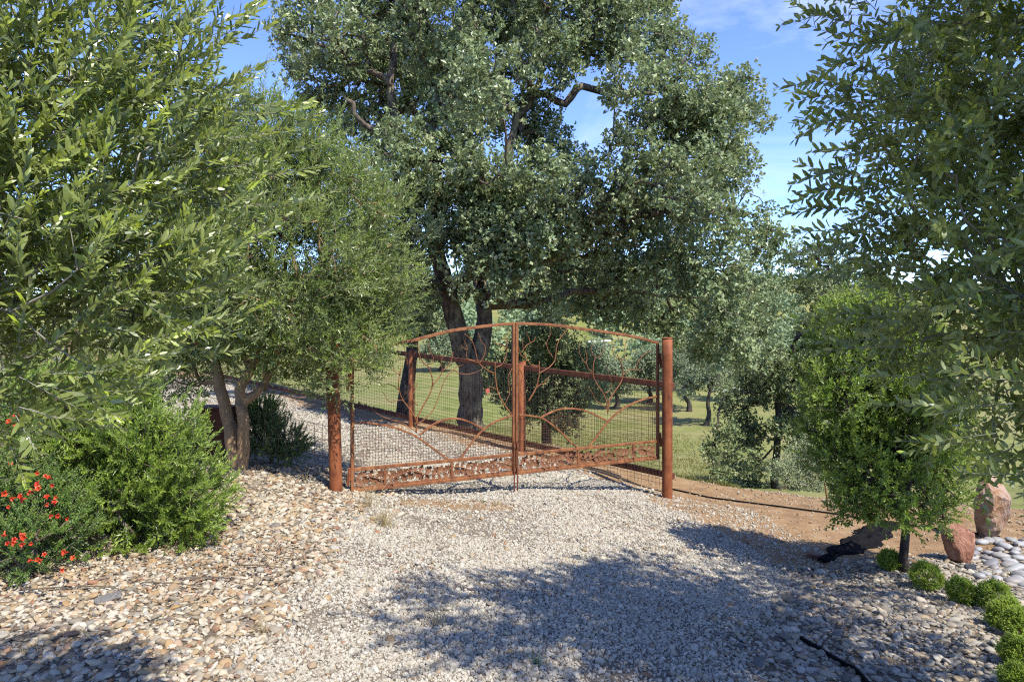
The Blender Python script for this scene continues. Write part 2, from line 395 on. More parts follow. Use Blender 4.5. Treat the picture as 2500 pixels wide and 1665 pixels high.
def sample(n, x0, x1, y0, y1, fn):
    x = rng.uniform(x0, x1, n); y = rng.uniform(y0, y1, n); k = rng.random(n) < fn(x, y)
    return x[k], y[k]
gt_peb = stone_tree('pebble_nodes', M['pebble'], True, .55)
gt_grey = stone_tree('grey_pebble_nodes', M['pebble_grey'], True, .5)
gt_grav = stone_tree('gravel_nodes', M['gravel'], False, .9, 5, 1)
gt_chip = stone_tree('chip_nodes', M['chip'], False, .9, 4, 1)

x, y = sample(74000, -4.6, -.7, 2.0, 7.9, lambda x, y: zones(x, y)[0] * (.62 + .38 * (y < 5.5)))
sz = np.exp(rng.normal(math.log(.0215), .42, len(x)))
scatter('river_pebbles', x, y, np.clip(sz, .009, .056), .5, gt_peb, 'tan, white and rust pebbles covering the bed left of the drive', 'pebbles')
x, y = sample(36000, .7, 4.8, 2.0, 6.0, lambda x, y: zones(x, y)[1])
sz = np.exp(rng.normal(math.log(.0235), .38, len(x)))
scatter('grey_pebbles', x, y, np.clip(sz, .010, .062), .5, gt_grey, 'grey and tan river pebbles in the shaded bed by the boxwoods', 'pebbles')
def fdrive(x, y):
    pl, pr, di, gr = zones(x, y); return np.clip((1 - pl) * (1 - pr) * (1 - .8 * di) * (1 - gr), 0, 1) * np.where(fence_d(x, y) > -.1, 0, 1)
x1, y1 = sample(140000, -1.7, 2.6, 2.0, 5.2, lambda x, y: fdrive(x, y) * (.40 + .6 * sstep(.25, .5, vnoise(x, y, .5, 9) * .6 + vnoise(x, y, .13, 19) * .4)))
x2, y2 = sample(76000, -1.7, 2.6, 5.2, 8.4, lambda x, y: fdrive(x, y) * (.40 + .6 * sstep(.25, .5, vnoise(x, y, .5, 9) * .6 + vnoise(x, y, .13, 19) * .4)))
x3, y3 = sample(70000, -7.0, 1.2, 7.0, 16.0, lambda x, y: fdrive(x, y) * np.where((y < 8.4) & (x > -1.7), 0, 1) * np.where(x < -.62 * y, 0, 1))
x2 = np.concatenate([x2, x3]); y2 = np.concatenate([y2, y3])
x = np.concatenate([x1, x2]); y = np.concatenate([y1, y2])
sz = np.exp(rng.normal(math.log(.0128), .36, len(x))) * np.where(y > 8, 1.7, 1.0 + .12 * np.clip((y - 4) / 3, 0, 1))
scatter('drive_gravel', x, y, np.clip(sz, .007, .05), .75, gt_grav, 'white crushed gravel spread over the drive', 'gravel', nvar=5, tilt=.7)
x, y = sample(2600, -1.7, 2.6, 2.2, 8.0, lambda x, y: fdrive(x, y) * .8)
scatter('drive_pebbles', x, y, np.clip(np.exp(rng.normal(math.log(.028), .3, len(x))), .015, .06), .5, gt_peb, 'odd rounded pebbles strewn among the white gravel', 'pebbles')
x, y = sample(26000, -2, 6, 4.5, 10.5, lambda x, y: zones(x, y)[2] * (.35 + .65 * (vnoise(x, y, .5, 21) > .55)))
scatter('dirt_chips', x, y, np.clip(np.exp(rng.normal(math.log(.016), .4, len(x))), .006, .05), .6, gt_chip, 'pale stone chips scattered over the reddish dirt', 'stone chips', nvar=4, tilt=.6)

# ------------------------------------------------------------------ foliage machinery
LEAF2 = (np.array([[0, 0, 0], [-.5, .48, .10], [0, 1, 0], [.5, .48, .10]], float), np.array([[0, 3, 2], [0, 2, 1]]))
LEAF4 = (np.array([[0, 0, 0], [-.5, .4, .06], [0, 1, -.10], [.5, .4, .06], [0, .5, -.02]], float), np.array([[0, 3, 4], [0, 4, 1], [3, 2, 4], [4, 2, 1]]))
LEAF8 = (np.array([[0, 0, 0], [0, .30, -.005], [0, .70, -.04], [0, 1, -.11], [-.45, .26, .035], [-.44, .70, .0], [.45, .26, .035], [.44, .70, .0]], float),
         np.array([[0, 6, 1], [0, 1, 4], [1, 6, 7], [1, 7, 2], [1, 2, 5], [1, 5, 4], [2, 7, 3], [2, 3, 5]]))
LEAFHEX = (np.array([[0, 0, 0], [.42, .24, .02], [-.42, .24, .02], [.42, .68, -.02], [-.42, .68, -.02], [0, 1, -.10]], float), np.array([[0, 1, 2], [2, 1, 3], [2, 3, 4], [4, 3, 5]]))
LEAFOAK = (np.array([[0, 0, 0], [-.30, .30, .05], [-.5, .62, .08], [0, 1, -.05], [.5, .62, .08], [.30, .30, .05]], float), np.array([[0, 5, 4], [0, 4, 3], [0, 3, 2], [0, 2, 1]]))

def bake(pos, d, nrm, L, Wd, tint, young, tpl):
    TV, TT = tpl; n = len(pos); k = len(TV)
    d = norm(d); side = norm(np.cross(d, nrm)); up = np.cross(side, d)
    L = np.broadcast_to(L, (n,)); Wd = np.broadcast_to(Wd, (n,))
    V = pos[:, None, :] + TV[None, :, 0, None] * side[:, None, :] * Wd[:, None, None] + TV[None, :, 1, None] * d[:, None, :] * L[:, None, None] + TV[None, :, 2, None] * up[:, None, :] * L[:, None, None]
    T = TT[None] + (np.arange(n) * k)[:, None, None]
    at = np.repeat(np.stack([tint, young, np.zeros(n)], -1), k, 0)
    return V.reshape(-1, 3), T.reshape(-1, 3), at

def foliage(name, parts, mat, parent, kind='stuff'):
    off = 0; Vs = []; Ts = []; As = []
    for V, T, A in parts:
        Vs.append(V); Ts.append(T + off); As.append(A); off += len(V)
    me = tri_mesh(name, np.vstack(Vs), np.vstack(Ts), False, {'lf': np.vstack(As)})
    o = link(name, me, parent, mat)
    if kind: o['kind'] = kind
    return o

def rdir(n): return norm(rng.normal(size=(n, 3)))

def grow(roots, targets, bf=.35, skip=0):
    """roots: list of (pos, parent index, radius). Returns pos, parent, radius override"""
    pos = [np.array(r[0], float) for r in roots]; par = [r[1] for r in roots]; rad = [r[2] for r in roots]; pl = []
    for i in range(len(pos)): pl.append(0.0 if par[i] < 0 else pl[par[i]] + np.linalg.norm(pos[i] - pos[par[i]]))
    T = np.asarray(targets, float); n = len(T)
    best = np.full(n, 1e9); bp = np.zeros(n, int)
    def upd(i):
        c = np.linalg.norm(T - pos[i], axis=1); c = c * (1 + bf) + bf * pl[i]
        k = c < best; best[k] = c[k]; bp[k] = i
    for i in range(skip, len(pos)): upd(i)
    done = np.zeros(n, bool); tidx = np.zeros(n, int)
    for _ in range(n):
        c = np.where(done, 1e12, best - bf * np.array([0.0])); j = int(np.argmin(c)); done[j] = True
        i = len(pos); pos.append(T[j]); par.append(int(bp[j])); rad.append(None)
        pl.append(pl[par[i]] + np.linalg.norm(T[j] - pos[par[i]])); tidx[j] = i; upd(i)
    return np.array(pos), par, rad, tidx

def tubes(name, pos, par, rad, mat, parent, rmin=.004, k=.006, e=.45, wob=.03, smooth_n=3, keep_r=.0, extra=None, bark_amp=0.0):
    n = len(pos); ch = [[] for _ in range(n)]
    for i, p in enumerate(par):
        if p >= 0: ch[p].append(i)
    cnt = np.ones(n)
    for i in range(n - 1, -1, -1):
        if par[i] >= 0: cnt[par[i]] += cnt[i]
    r = np.maximum(rmin, k * cnt ** e)
    for i in range(n):
        if rad[i] is not None: r[i] = rad[i]
    for i in range(n):
        if par[i] >= 0 and rad[i] is None: r[i] = min(r[i], r[par[i]] * .92)
    chains = []; st = [(0, -1)]
    st = [(i, -1) for i in range(n) if par[i] < 0]
    while st:
        i, p = st.pop(); c = [p] if p >= 0 else []
        while True:
            c.append(i)
            if not ch[i]: break
            m = max(ch[i], key=lambda q: cnt[q])
            for q in ch[i]:
                if q != m: st.append((q, i))
            i = m
        if len(c) > 1: chains.append(c)
    Vs = []; Ts = []; off = 0
    for c in chains:
        pts = pos[c]; rr = r[c].copy()
        if par[c[0]] is not None and len(c) > 1 and par[c[1]] == c[0] and c[0] != 0 and rad[c[1]] is None: rr[0] = min(rr[0], rr[1] * 1.15)
        if rr.max() < keep_r: continue
        # catmull-rom
        q = np.vstack([2 * pts[0] - pts[1], pts, 2 * pts[-1] - pts[-2]]); out = []; ro = []
        m = smooth_n if rr.max() > .02 else (2 if rr.max() > .009 else 1)
        for a in range(len(pts) - 1):
            p0, p1, p2, p3 = q[a], q[a + 1], q[a + 2], q[a + 3]
            for s in range(m):
                t = s / m
                out.append(.5 * ((2 * p1) + (p2 - p0) * t + (2 * p0 - 5 * p1 + 4 * p2 - p3) * t * t + (-p0 + 3 * p1 - 3 * p2 + p3) * t ** 3)); ro.append(rr[a] * (1 - t) + rr[a + 1] * t)
        out.append(pts[-1]); ro.append(rr[-1] * .6)
        out = np.array(out); ro = np.array(ro)
        out[1:-1] += rng.normal(size=(len(out) - 2, 3)) * (np.minimum(wob * .35, ro[1:-1] * .6 + wob * .12) * np.where(ro[1:-1] > .07, .35, 1.0))[:, None]
        t = norm(np.gradient(out, axis=0)); ref = np.array([0.31, .2, .93]) if abs(t[0][2]) < .8 else np.array([1., .1, 0])
        a = norm(ref - t * (t @ ref)[:, None]); b = np.cross(t, a)
        sd = 16 if ro.max() > .12 else (8 if ro.max() > .03 else (5 if ro.max() > .009 else 3))
        th = np.arange(sd) * 2 * math.pi / sd
        ring = a[:, None, :] * np.cos(th)[None, :, None] + b[:, None, :] * np.sin(th)[None, :, None]
        rv = ro[:, None] * np.ones(sd)[None]
        if bark_amp > 0 and ro.max() > .05:
            rv = rv * (1 + bark_amp * (rng.random((1, sd)) - .5) + bark_amp * .8 * (rng.random(rv.shape) - .5))
        V = out[:, None, :] + ring * rv[:, :, None]
        nr = len(out); i, j = np.meshgrid(np.arange(nr - 1), np.arange(sd), indexing='ij'); j2 = (j + 1) % sd
        T = np.stack([i * sd + j, i * sd + j2, (i + 1) * sd + j2, (i + 1) * sd + j], -1).reshape(-1, 4)
        Vs.append(V.reshape(-1, 3)); Ts.append(T + off); off += V.shape[0] * V.shape[1]
    if extra is not None:
        V, T = extra; Vs.append(V); Ts.append(T + off); off += len(V)
    o = link(name, tri_mesh(name, np.vstack(Vs), np.vstack(Ts), True), parent, mat)
    return o, cnt

def ribbons(P0, P1, P2, r, simple=False):
    """thin three-sided stems through three points each -> quads"""
    if simple:
        n = len(P0); w = norm(np.cross(P2 - P0, rdir(n))) * r; w2 = norm(np.cross(P2 - P0, w)) * r
        V = np.stack([P0 + w, P0 - w * .5 + w2 * .87, P0 - w * .5 - w2 * .87, P2 + w * .4, P2 - w * .2 + w2 * .35, P2 - w * .2 - w2 * .35], 1).reshape(-1, 3)
        Q = np.array([[0, 1, 4, 3], [1, 2, 5, 4], [2, 0, 3, 5]]); return V, (Q[None] + (np.arange(n) * 6)[:, None, None]).reshape(-1, 4)
    n = len(P0); pts = np.stack([P0, P1, P2], 1)
    t = norm(P2 - P0); ref = rdir(n); a = norm(ref - t * (t * ref).sum(-1, keepdims=True)); b = np.cross(t, a)
    th = np.arange(3) * 2.0944
    ring = a[:, None, None, :] * np.cos(th)[None, None, :, None] + b[:, None, None, :] * np.sin(th)[None, None, :, None]
    rr = np.array([1, .8, .45])[None, :, None, None] * np.broadcast_to(r, (n,))[:, None, None, None]
    V = (pts[:, :, None, :] + ring * rr).reshape(n, 9, 3)
    Q = np.array([[s * 3 + k, s * 3 + (k + 1) % 3, (s + 1) * 3 + (k + 1) % 3, (s + 1) * 3 + k] for s in range(2) for k in range(3)])
    T = Q[None] + (np.arange(n) * 9)[:, None, None]
    return V.reshape(-1, 3), T.reshape(-1, 4)

def shoots(pos, d, length, spacing, leafL, leafW, ang=(35, 60), bend=.25, young=.25, up=.35, tiplen=3, whorl=2, face=.45, bendz=.8):
    """leafy shoots: returns leaf arrays and stems"""
    n = len(pos); d = norm(d); length = np.broadcast_to(length, (n,))
    bv = norm(rdir(n) * .6 + np.array([0, 0, bendz])); bv = bv - d * (bv * d).sum(-1, keepdims=True)
    f = lambda t: pos + d * t[:, None] + bv * (bend * t * t / np.maximum(length, .05))[:, None]
    K = int(length.max() / spacing) + 1
    ref = rdir(n)
    isy = rng.random(n) < young
    a0 = rng.uniform(0, 6.28, n)
    out = [[] for _ in range(7)]
    for k in range(K):
        t = np.full(n, (k + .6) * spacing) + rng.normal(0, spacing * .15, n)
        ok = t < length
        if not ok.any(): continue
        p = f(t); tan = norm(d + bv * (2 * bend * t / np.maximum(length, .05))[:, None])
        a = norm(ref - tan * (tan * ref).sum(-1, keepdims=True)); b = np.cross(tan, a)
        fr = t / length
        for w in range(whorl):
            th = a0 + k * 1.5708 + w * 2 * math.pi / whorl + rng.normal(0, .35, n)
            radial = a * np.cos(th)[:, None] + b * np.sin(th)[:, None]
            al = np.radians(ang[1] + (ang[0] - ang[1]) * fr + rng.normal(0, 9, n))
            ld = tan * np.cos(al)[:, None] + radial * np.sin(al)[:, None] + np.array([0, 0, up * .25])
            ld = norm(ld)
            nm = tan * np.sin(al)[:, None] - radial * np.cos(al)[:, None]
            nm = norm(nm * .8 + np.array([.30, -.55, .25 + up * .8]) * face + rng.normal(0, .3, (n, 3)))
            s = (1 - .45 * np.clip((fr - .72) / .28, 0, 1)) * (.8 + .2 * np.clip(fr / .2, 0, 1)) * rng.uniform(.78, 1.12, n)
            yv = np.where(isy, np.clip((fr - .45) / .5, 0, 1), np.clip((fr - .85) / .3, 0, .35)) * rng.uniform(.5, 1, n)
            m = ok & (rng.random(n) > .06)
            for o_, v in zip(out, (p, ld, nm, leafL * s, leafW * s, rng.random(n), yv)): o_.append(v[m])
    arr = [np.concatenate(o_) for o_ in out]
    stems = (pos, f(length * .5), f(length))
    return arr, stems

def blob_points(blobs, n, shell=.55):
    """blobs rows: cx,cy,cz,rx,ry,rz ; points biased to the shell, plus outward dirs"""
    B = np.array(blobs, float); w = (B[:, 3] * B[:, 4] * B[:, 5]) ** .72; w /= w.sum()
    k = rng.choice(len(B), n, p=w); u = rdir(n); rr = rng.random(n) ** (1 / 3 * (1 - shell) + .06)
    p = B[k, :3] + u * B[k, 3:6] * rr[:, None]
    return p, norm(u / B[k, 3:6]), k

# ------------------------------------------------------------------ big oak beyond the fence
def big_oak():
    Yk = 12.4
    base = np.array([*P(1148, 1030, Yk)[:2], 0.0]); base[2] = float(gz(base[0], base[1])) - .15
    t = world_parent(empty('oak_tree', base)); tag(t, 'huge spreading oak with a forked trunk behind the pipe fence', 'tree')
    L = [(765, 60, 90), (725, 130, 50), (790, 205, 90), (860, 120, 105), (815, 275, 70), (935, 225, 95), (960, 60, 125), (870, 330, 60), (940, 370, 60), (985, 330, 60),
         (1080, 40, 130), (1095, 170, 105), (1185, 215, 110), (1230, 80, 130), (1330, 150, 95), (1265, 290, 85), (1340, 325, 55), (1380, 50, 120), (1480, 80, 100), (1560, 60, 90),
         (1545, 170, 85), (1625, 125, 80), (1690, 140, 60), (1610, 245, 90), (1705, 255, 95), (1790, 235, 70), (1835, 280, 52), (1760, 335, 85), (1655, 345, 95), (1545, 365, 68),
         (1785, 415, 70), (1690, 445, 100), (1590, 460, 90), (1485, 455, 75), (1395, 430, 55), (1300, 430, 85), (1205, 440, 90), (1110, 370, 50), (970, 450, 65), (955, 540, 65),
         (1150, 520, 90), (1260, 540, 100), (1375, 540, 90), (1480, 560, 100), (1600, 560, 100), (1720, 560, 100), (1825, 535, 72), (1880, 600, 52), (1855, 680, 72), (1745, 680, 100),
         (1630, 665, 90), (1525, 680, 70), (1400, 640, 80), (1285, 625, 70), (1200, 600, 60), (1330, 715, 60), (1440, 745, 50), (1565, 770, 60), (1665, 785, 75), (1770, 790, 80),
         (1855, 775, 58), (1800, 865, 52), (1720, 865, 45), (955, 640, 60), (965, 715, 52), (1060, 560, 40), (1020, 480, 45), (900, 440, 40),
         (1225, 690, 40), (1010, 760, 40), (1045, 720, 35), (1140, 700, 32), (1250, 690, 45), (1350, 665, 55), (1450, 690, 55), (1550, 705, 55), (1400, 745, 42), (1500, 755, 42), (1255, 745, 30), (1400, 385, 45), (940, 480, 65), (930, 580, 65), (1000, 600, 50), (990, 700, 45), (1060, 480, 50), (1150, 465, 65), (1230, 480, 70), (1180, 560, 65), (1280, 560, 70), (1120, 320, 65), (1050, 230, 75), (1005, 480, 55), (1080, 465, 55), (1130, 425, 55), (1035, 555, 40), (1100, 590, 40), (1180, 650, 50), (1120, 650, 45), (1140, 560, 55), (1240, 610, 60), (1000, 400, 60), (1330, 400, 60), (1000, -130, 170), (1250, -160, 190), (1480, -90, 140), (1150, -300, 150), (800, -70, 105), (1350, -280, 150), (1610, -30, 60)]
    blobs = []
    for (u, v, r) in L:
        Y = Yk + rng.normal(0, 1.25); Y += .9 * (v > 650)
        if u > 1650: Y -= .4
        if 920 < u < 1290 and 300 < v < 720: Y = 11.2 + rng.normal(0, .35)
        c = P(u, v, Y); R = r / F * Y
        blobs.append((c[0], c[1], c[2], R * .95, R * 1.05, R * .86))
    # some more depth behind, hidden mass kept lower than the sky gaps
    for (u, v, r) in [(1150, 250, 120), (1000, 150, 120), (1650, 500, 130), (1300, 500, 120), (1250, 0, 150)]:
        c = P(u, v, Yk + 2.6); R = r / F * Yk
        blobs.append((c[0], c[1], c[2], R, R, R * .8))
    tg, od, k = blob_points(blobs, 6000, .5)
    def tr(pts):
        return [P(u, v, Y) for u, v, Y in pts]
    roots = []
    def limb(pts, radii, start):
        i0 = start
        for q, r in zip(pts, radii):
            roots.append((q, i0, r)); i0 = len(roots) - 1
        return i0
    b0 = limb([base, base + [0, 0, .25], P(1150, 985, Yk), P(1150, 905, Yk)], [.26, .235, .215, .20], -1)
    a1 = limb(tr([(1128, 850, 12.3), (1105, 765, 12.2), (1085, 690, 12.1), (1065, 610, 12.0), (1058, 520, 11.9), (1062, 420, 11.9), (1052, 330, 12), (1075, 280, 12.1), (1105, 215, 12.3), (1110, 100, 12.4)]),
              [.18, .165, .15, .135, .115, .10, .085, .07, .06, .045], b0)
    limb(tr([(975, 330, 11.7), (950, 210, 11.6), (950, 90, 11.7)]), [.085, .07, .05], a1 - 4)
    limb(tr([(900, 300, 11.4), (840, 240, 11.2)]), [.05, .04], a1 - 4)
    a2 = limb(tr([(1178, 830, 12.5), (1180, 740, 12.6), (1172, 670, 12.7), (1190, 600, 12.8), (1210, 520, 12.9), (1230, 420, 13), (1260, 320, 13), (1300, 230, 13), (1340, 130, 13)]),
              [.16, .14, .125, .11, .10, .085, .07, .06, .045], b0)
    a3 = limb(tr([(1215, 715, 12.2), (1260, 670, 12.0), (1320, 640, 11.9), (1400, 590, 11.9), (1470, 500, 12.0), (1540, 440, 12.1)]), [.15, .13, .11, .09, .075, .06], a2 - 7)
    limb(tr([(1290, 740, 12.6), (1390, 720, 12.7), (1500, 710, 12.7), (1620, 720, 12.6), (1720, 740, 12.4)]), [.085, .065, .045, .03, .015], a2 - 7)
    limb(tr([(1380, 250, 12.8), (1420, 210, 12.8), (1500, 225, 12.8), (1600, 230, 12.6)]), [.075, .07, .055, .04], a2 - 1)
    limb(tr([(1450, 330, 12.5), (1400, 240, 12.7), (1450, 140, 12.7), (1470, 70, 12.7)]), [.05, .05, .045, .035], a3 - 1) if False else None
    pos, par, rad, ti = grow(roots, tg, .3, 6)
    tubes('trunk', pos, par, rad, M['oak_bark'], t, rmin=.005, k=.0058, e=.47, wob=.12, bark_amp=.26, keep_r=.0072)
    # leaves: rosettes round each target
    nr = 6; per = 8
    q = np.repeat(tg, nr, 0) + rng.normal(0, .105, (len(tg) * nr, 3)); o = np.repeat(od, nr, 0)
    ax = norm(o * .5 + rdir(len(q)) * .8 + np.array([0, 0, .45]))
    qq = np.repeat(q, per, 0) + rng.normal(0, .028, (len(q) * per, 3)); aa = np.repeat(ax, per, 0)
    ld = norm(aa * .55 + rdir(len(qq)) * .9); nm = norm(aa + rdir(len(qq)) * .45 + np.array([.05, -.1, .35]))
    Ls = .082 * rng.uniform(.65, 1.2, len(qq))
    tint = np.clip(np.repeat(rng.random(len(tg)), nr * per) * .5 + rng.random(len(qq)) * .5, 0, 1)
    foliage('crown', [bake(qq, ld, nm, Ls, Ls * .62, tint, (rng.random(len(qq)) < .10) * .7, LEAF2)], M['oak_leaf'], t)
big_oak()

# ------------------------------------------------------------------ generic smaller tree
def tree(name, base, trunk, blobs, ntg, nr, per, leafL, ratio, lm, bm, label, cat='tree', tpl=LEAF2, spread=.1, r0=.12, bf=.3, group=None, rmin=.004, k=.006, up=.35, shell=.5):
    base = np.array(base, float)
    t = world_parent(empty(name, base)); tag(t, label, cat, group)
    tg, od, kk = blob_points(blobs, ntg, shell)
    roots = [(base - [0, 0, .1], -1, r0)]
    for i, (q, r) in enumerate(trunk): roots.append((np.array(q, float), i, r))
    pos, par, rad, ti = grow(roots, tg, bf, max(0, len(trunk) - 2))
    tubes('trunk', pos, par, rad, bm, t, rmin=rmin, k=k, wob=.06, bark_amp=.1)
    q = np.repeat(tg, nr, 0) + rng.normal(0, spread, (len(tg) * nr, 3)); o = np.repeat(od, nr, 0)
    ax = norm(o * .5 + rdir(len(q)) * .8 + np.array([0, 0, .45]))
    qq = np.repeat(q, per, 0) + rng.normal(0, spread * .25, (len(q) * per, 3)); aa = np.repeat(ax, per, 0)
    ld = norm(aa * .6 + rdir(len(qq)) * .9); nm = norm(aa + rdir(len(qq)) * .45 + np.array([0, 0, up]))
    Ls = leafL * rng.uniform(.65, 1.2, len(qq))
    tint = np.clip(np.repeat(rng.random(len(tg)), nr * per) * .45 + rng.random(len(qq)) * .55, 0, 1)
    foliage('crown', [bake(qq, ld, nm, Ls, Ls * ratio, tint, (rng.random(len(qq)) < .1) * .6, tpl)], lm, t)
    return t

def gpt(u, v, ylo=2.0, yhi=300.0):
    """ground point seen at a pixel (first hit along the ray)"""
    ys = np.concatenate([np.linspace(ylo, 30, 1400), np.geomspace(30, 400, 900)])
    z = CZ + (V0 - v) / F * ys; g = gz((u - U0) / F * ys, ys); h = np.where((g >= z) & (ys > ylo))[0]
    Y = ys[h[0]] if len(h) else yhi
    X = (u - U0) / F * Y; return np.array([X, Y, float(gz(X, Y))])

def pb(L, Y, sy=1.0, jit=.4):
    o = []
    for (u, v, r) in L:
        c = P(u, v, Y + rng.normal(0, jit)); R = r / F * Y; o.append((c[0], c[1], c[2], R, R * sy, R * .85))
    return o

# dense oak behind the fence, right of the big trunk
Y = 17.0; bX, bY = P(1335, 0, Y)[:2]; bz = float(gz(bX, bY))
tree('oak_tree', (bX, bY, bz), [(P(1335, 1010, Y), .11), (P(1345, 940, Y), .08)],
     pb([(1330, 930, 60), (1290, 870, 55), (1370, 860, 60), (1330, 810, 50), (1420, 900, 50), (1250, 960, 45), (1280, 1000, 40), (1400, 970, 45), (1380, 1020, 35), (1330, 985, 45), (1450, 950, 35), (1230, 890, 40), (1200, 930, 40)], Y, 1.1),
     700, 6, 8, .072, .6, M['oak_leaf_b'], M['dark_bark'], 'dense rounded oak in shade straight behind the middle fence post', r0=.14)
# leaning dark tree left of the big trunk
Y = 14.6; b = np.array([*P(985, 0, Y)[:2], 0]); b[2] = float(gz(b[0], b[1]))
tree('oak_tree', b, [(P(992, 960, Y), .16), (P(1003, 880, Y), .125), (P(1008, 830, Y), .12), (P(1000, 770, Y), .10), (P(985, 700, Y), .08)],
     pb([(960, 760, 60), (1010, 730, 50), (930, 700, 60), (1040, 790, 40), (980, 640, 70), (900, 760, 60), (900, 640, 60), (1060, 700, 40)], Y, 1.0),
     620, 6, 8, .07, .6, M['oak_leaf'], M['dark_bark'], 'dark leaning oak left of the huge trunk, behind the fence', r0=.2)
# mid-size open oak below the crest, right of the gate
Y = 16.5; b = np.array([*P(1905, 0, Y)[:2], 0]); b[2] = float(gz(b[0], b[1]))
tree('oak_tree', b, [(P(1890, 1180, Y), .10), (P(1895, 1120, Y), .09), (P(1900, 1050, Y), .08), (P(1905, 960, Y), .065), (P(1930, 860, Y), .05), (P(1980, 760, Y), .04)],
     pb([(1860, 960, 50), (1800, 1000, 45), (1930, 930, 55), (1880, 890, 50), (1960, 1000, 50), (1820, 1060, 40), (1770, 1050, 30), (1780, 1120, 30), (1850, 1130, 30), (1760, 1160, 24), (1920, 1060, 40), (1980, 1090, 40), (1830, 920, 40),
         (1800, 1150, 28), (1850, 1180, 26), (1740, 1100, 24), (1780, 960, 34), (2000, 900, 60), (1990, 820, 55), (2040, 760, 60), (1985, 700, 40), (1965, 625, 40), (2030, 640, 55), (2090, 690, 70), (2120, 800, 80), (2080, 900, 70), (2060, 1000, 60)], Y, 1.1),
     1050, 6, 8, .08, .6, M['oak_leaf_b'], M['dark_bark'], 'open wiry oak below the dirt crest, right of the gate', r0=.13, spread=.10)
# oak further right, mostly hidden, added to cast shadow on the slope
Y = 24.0; b = np.array([*P(2110, 0, Y)[:2], 0]); b[2] = float(gz(b[0], b[1]))
tree('oak_tree', b, [(b + [0, 0, 1.2], .16), (b + [.1, 0, 2.4], .12), (b + [0, 0, 3.4], .08)],
     pb([(2060, 860, 90), (2150, 850, 100), (2100, 780, 90), (2010, 920, 70), (2190, 930, 90), (2240, 850, 80), (2130, 960, 80), (2040, 790, 60)], Y, 1.2, .8),
     700, 6, 7, .095, .6, M['oak_leaf_b'], M['dark_bark'], 'oak added down the slope for its shadow, mostly hidden behind the young tree', r0=.2, spread=.14)
# pale brushy shrub at the crest
Y = 11.6; b = np.array([*P(2000, 0, Y)[:2], 0]); b[2] = float(gz(b[0], b[1]))
tree('wild_shrub', b, [(P(2000, 1210, Y), .03)],
     pb([(1960, 1120, 40), (2010, 1100, 45), (2050, 1140, 40), (1920, 1150, 32), (1990, 1170, 35), (2080, 1180, 35), (1950, 1190, 25), (2030, 1060, 30)], Y, 1.0, .2),
     600, 6, 7, .036, .45, M['pale_leaf'], M['twig'], 'pale grey-green brushy shrub on the slope past the dirt', 'shrub', r0=.035, rmin=.003, k=.004, spread=.07)
# valley oaks
vt = [(1722, 1040, 1.0, [(1720, 905, 40), (1690, 930, 32), (1755, 925, 36), (1730, 870, 36), (1780, 960, 24), (1670, 955, 20)], 'two-trunk grey-green oak standing alone on the green slope', (1728, 985)),
      (1683, 1005, 1.1, [(1660, 880, 40), (1690, 860, 40), (1640, 920, 30), (1680, 920, 34), (1720, 850, 40), (1640, 860, 36)], 'grey-green oak with a slanted trunk just right of the gate post', (1670, 965)),
      (1585, 985, 1.1, [(1570, 890, 32), (1600, 905, 34), (1550, 925, 28), (1590, 865, 30), (1620, 930, 26)], 'small grey oak seen through the right end of the gate', (1583, 950)),
      (1500, 1000, .9, [(1485, 930, 24), (1510, 910, 26), (1470, 960, 20), (1520, 945, 20)], 'dark little oak in the field behind the gate', (1505, 965)),
      (1830, 985, 1.2, [(1830, 860, 46), (1790, 880, 36), (1870, 880, 40), (1850, 820, 40), (1800, 830, 36)], 'round grey oak on the valley floor behind the wiry oak', (1832, 940)),
      (1640, 955, 1.0, [(1640, 880, 34), (1610, 900, 26), (1665, 895, 28), (1645, 850, 30)], 'round oak far behind the right gate post', (1640, 925)),
      (1450, 945, 1.0, [(1450, 880, 28), (1425, 895, 22), (1475, 890, 24), (1455, 855, 24)], 'small round oak in the far field, seen through the gate', (1450, 920)),
      (1075, 905, 1.0, [(1070, 845, 30), (1050, 860, 24), (1095, 865, 22), (1080, 820, 26)], 'distant oak across the field left of the huge trunk', (1075, 880))]
for (u, v, sc, bl, lab, (tu, tv)) in vt:
    g = gpt(u, v, 14); Y = g[1]
    tree('valley_oak', g, [(P((u + tu) / 2 + 6, (v + tv) / 2, Y), .13 * Y / 40), (P(tu, tv, Y), .11 * Y / 40), (P(tu + 6, tv - 30, Y), .08 * Y / 40)],
         pb(bl, Y, 1.1, .8), 300, 5, 7, .11 * Y / 40 + .02, .6, M['oak_leaf_c'], M['dark_bark'], lab, r0=.2 * Y / 40, spread=.18 * Y / 40, rmin=.008, k=.014, group='oaks dotted over the valley field')

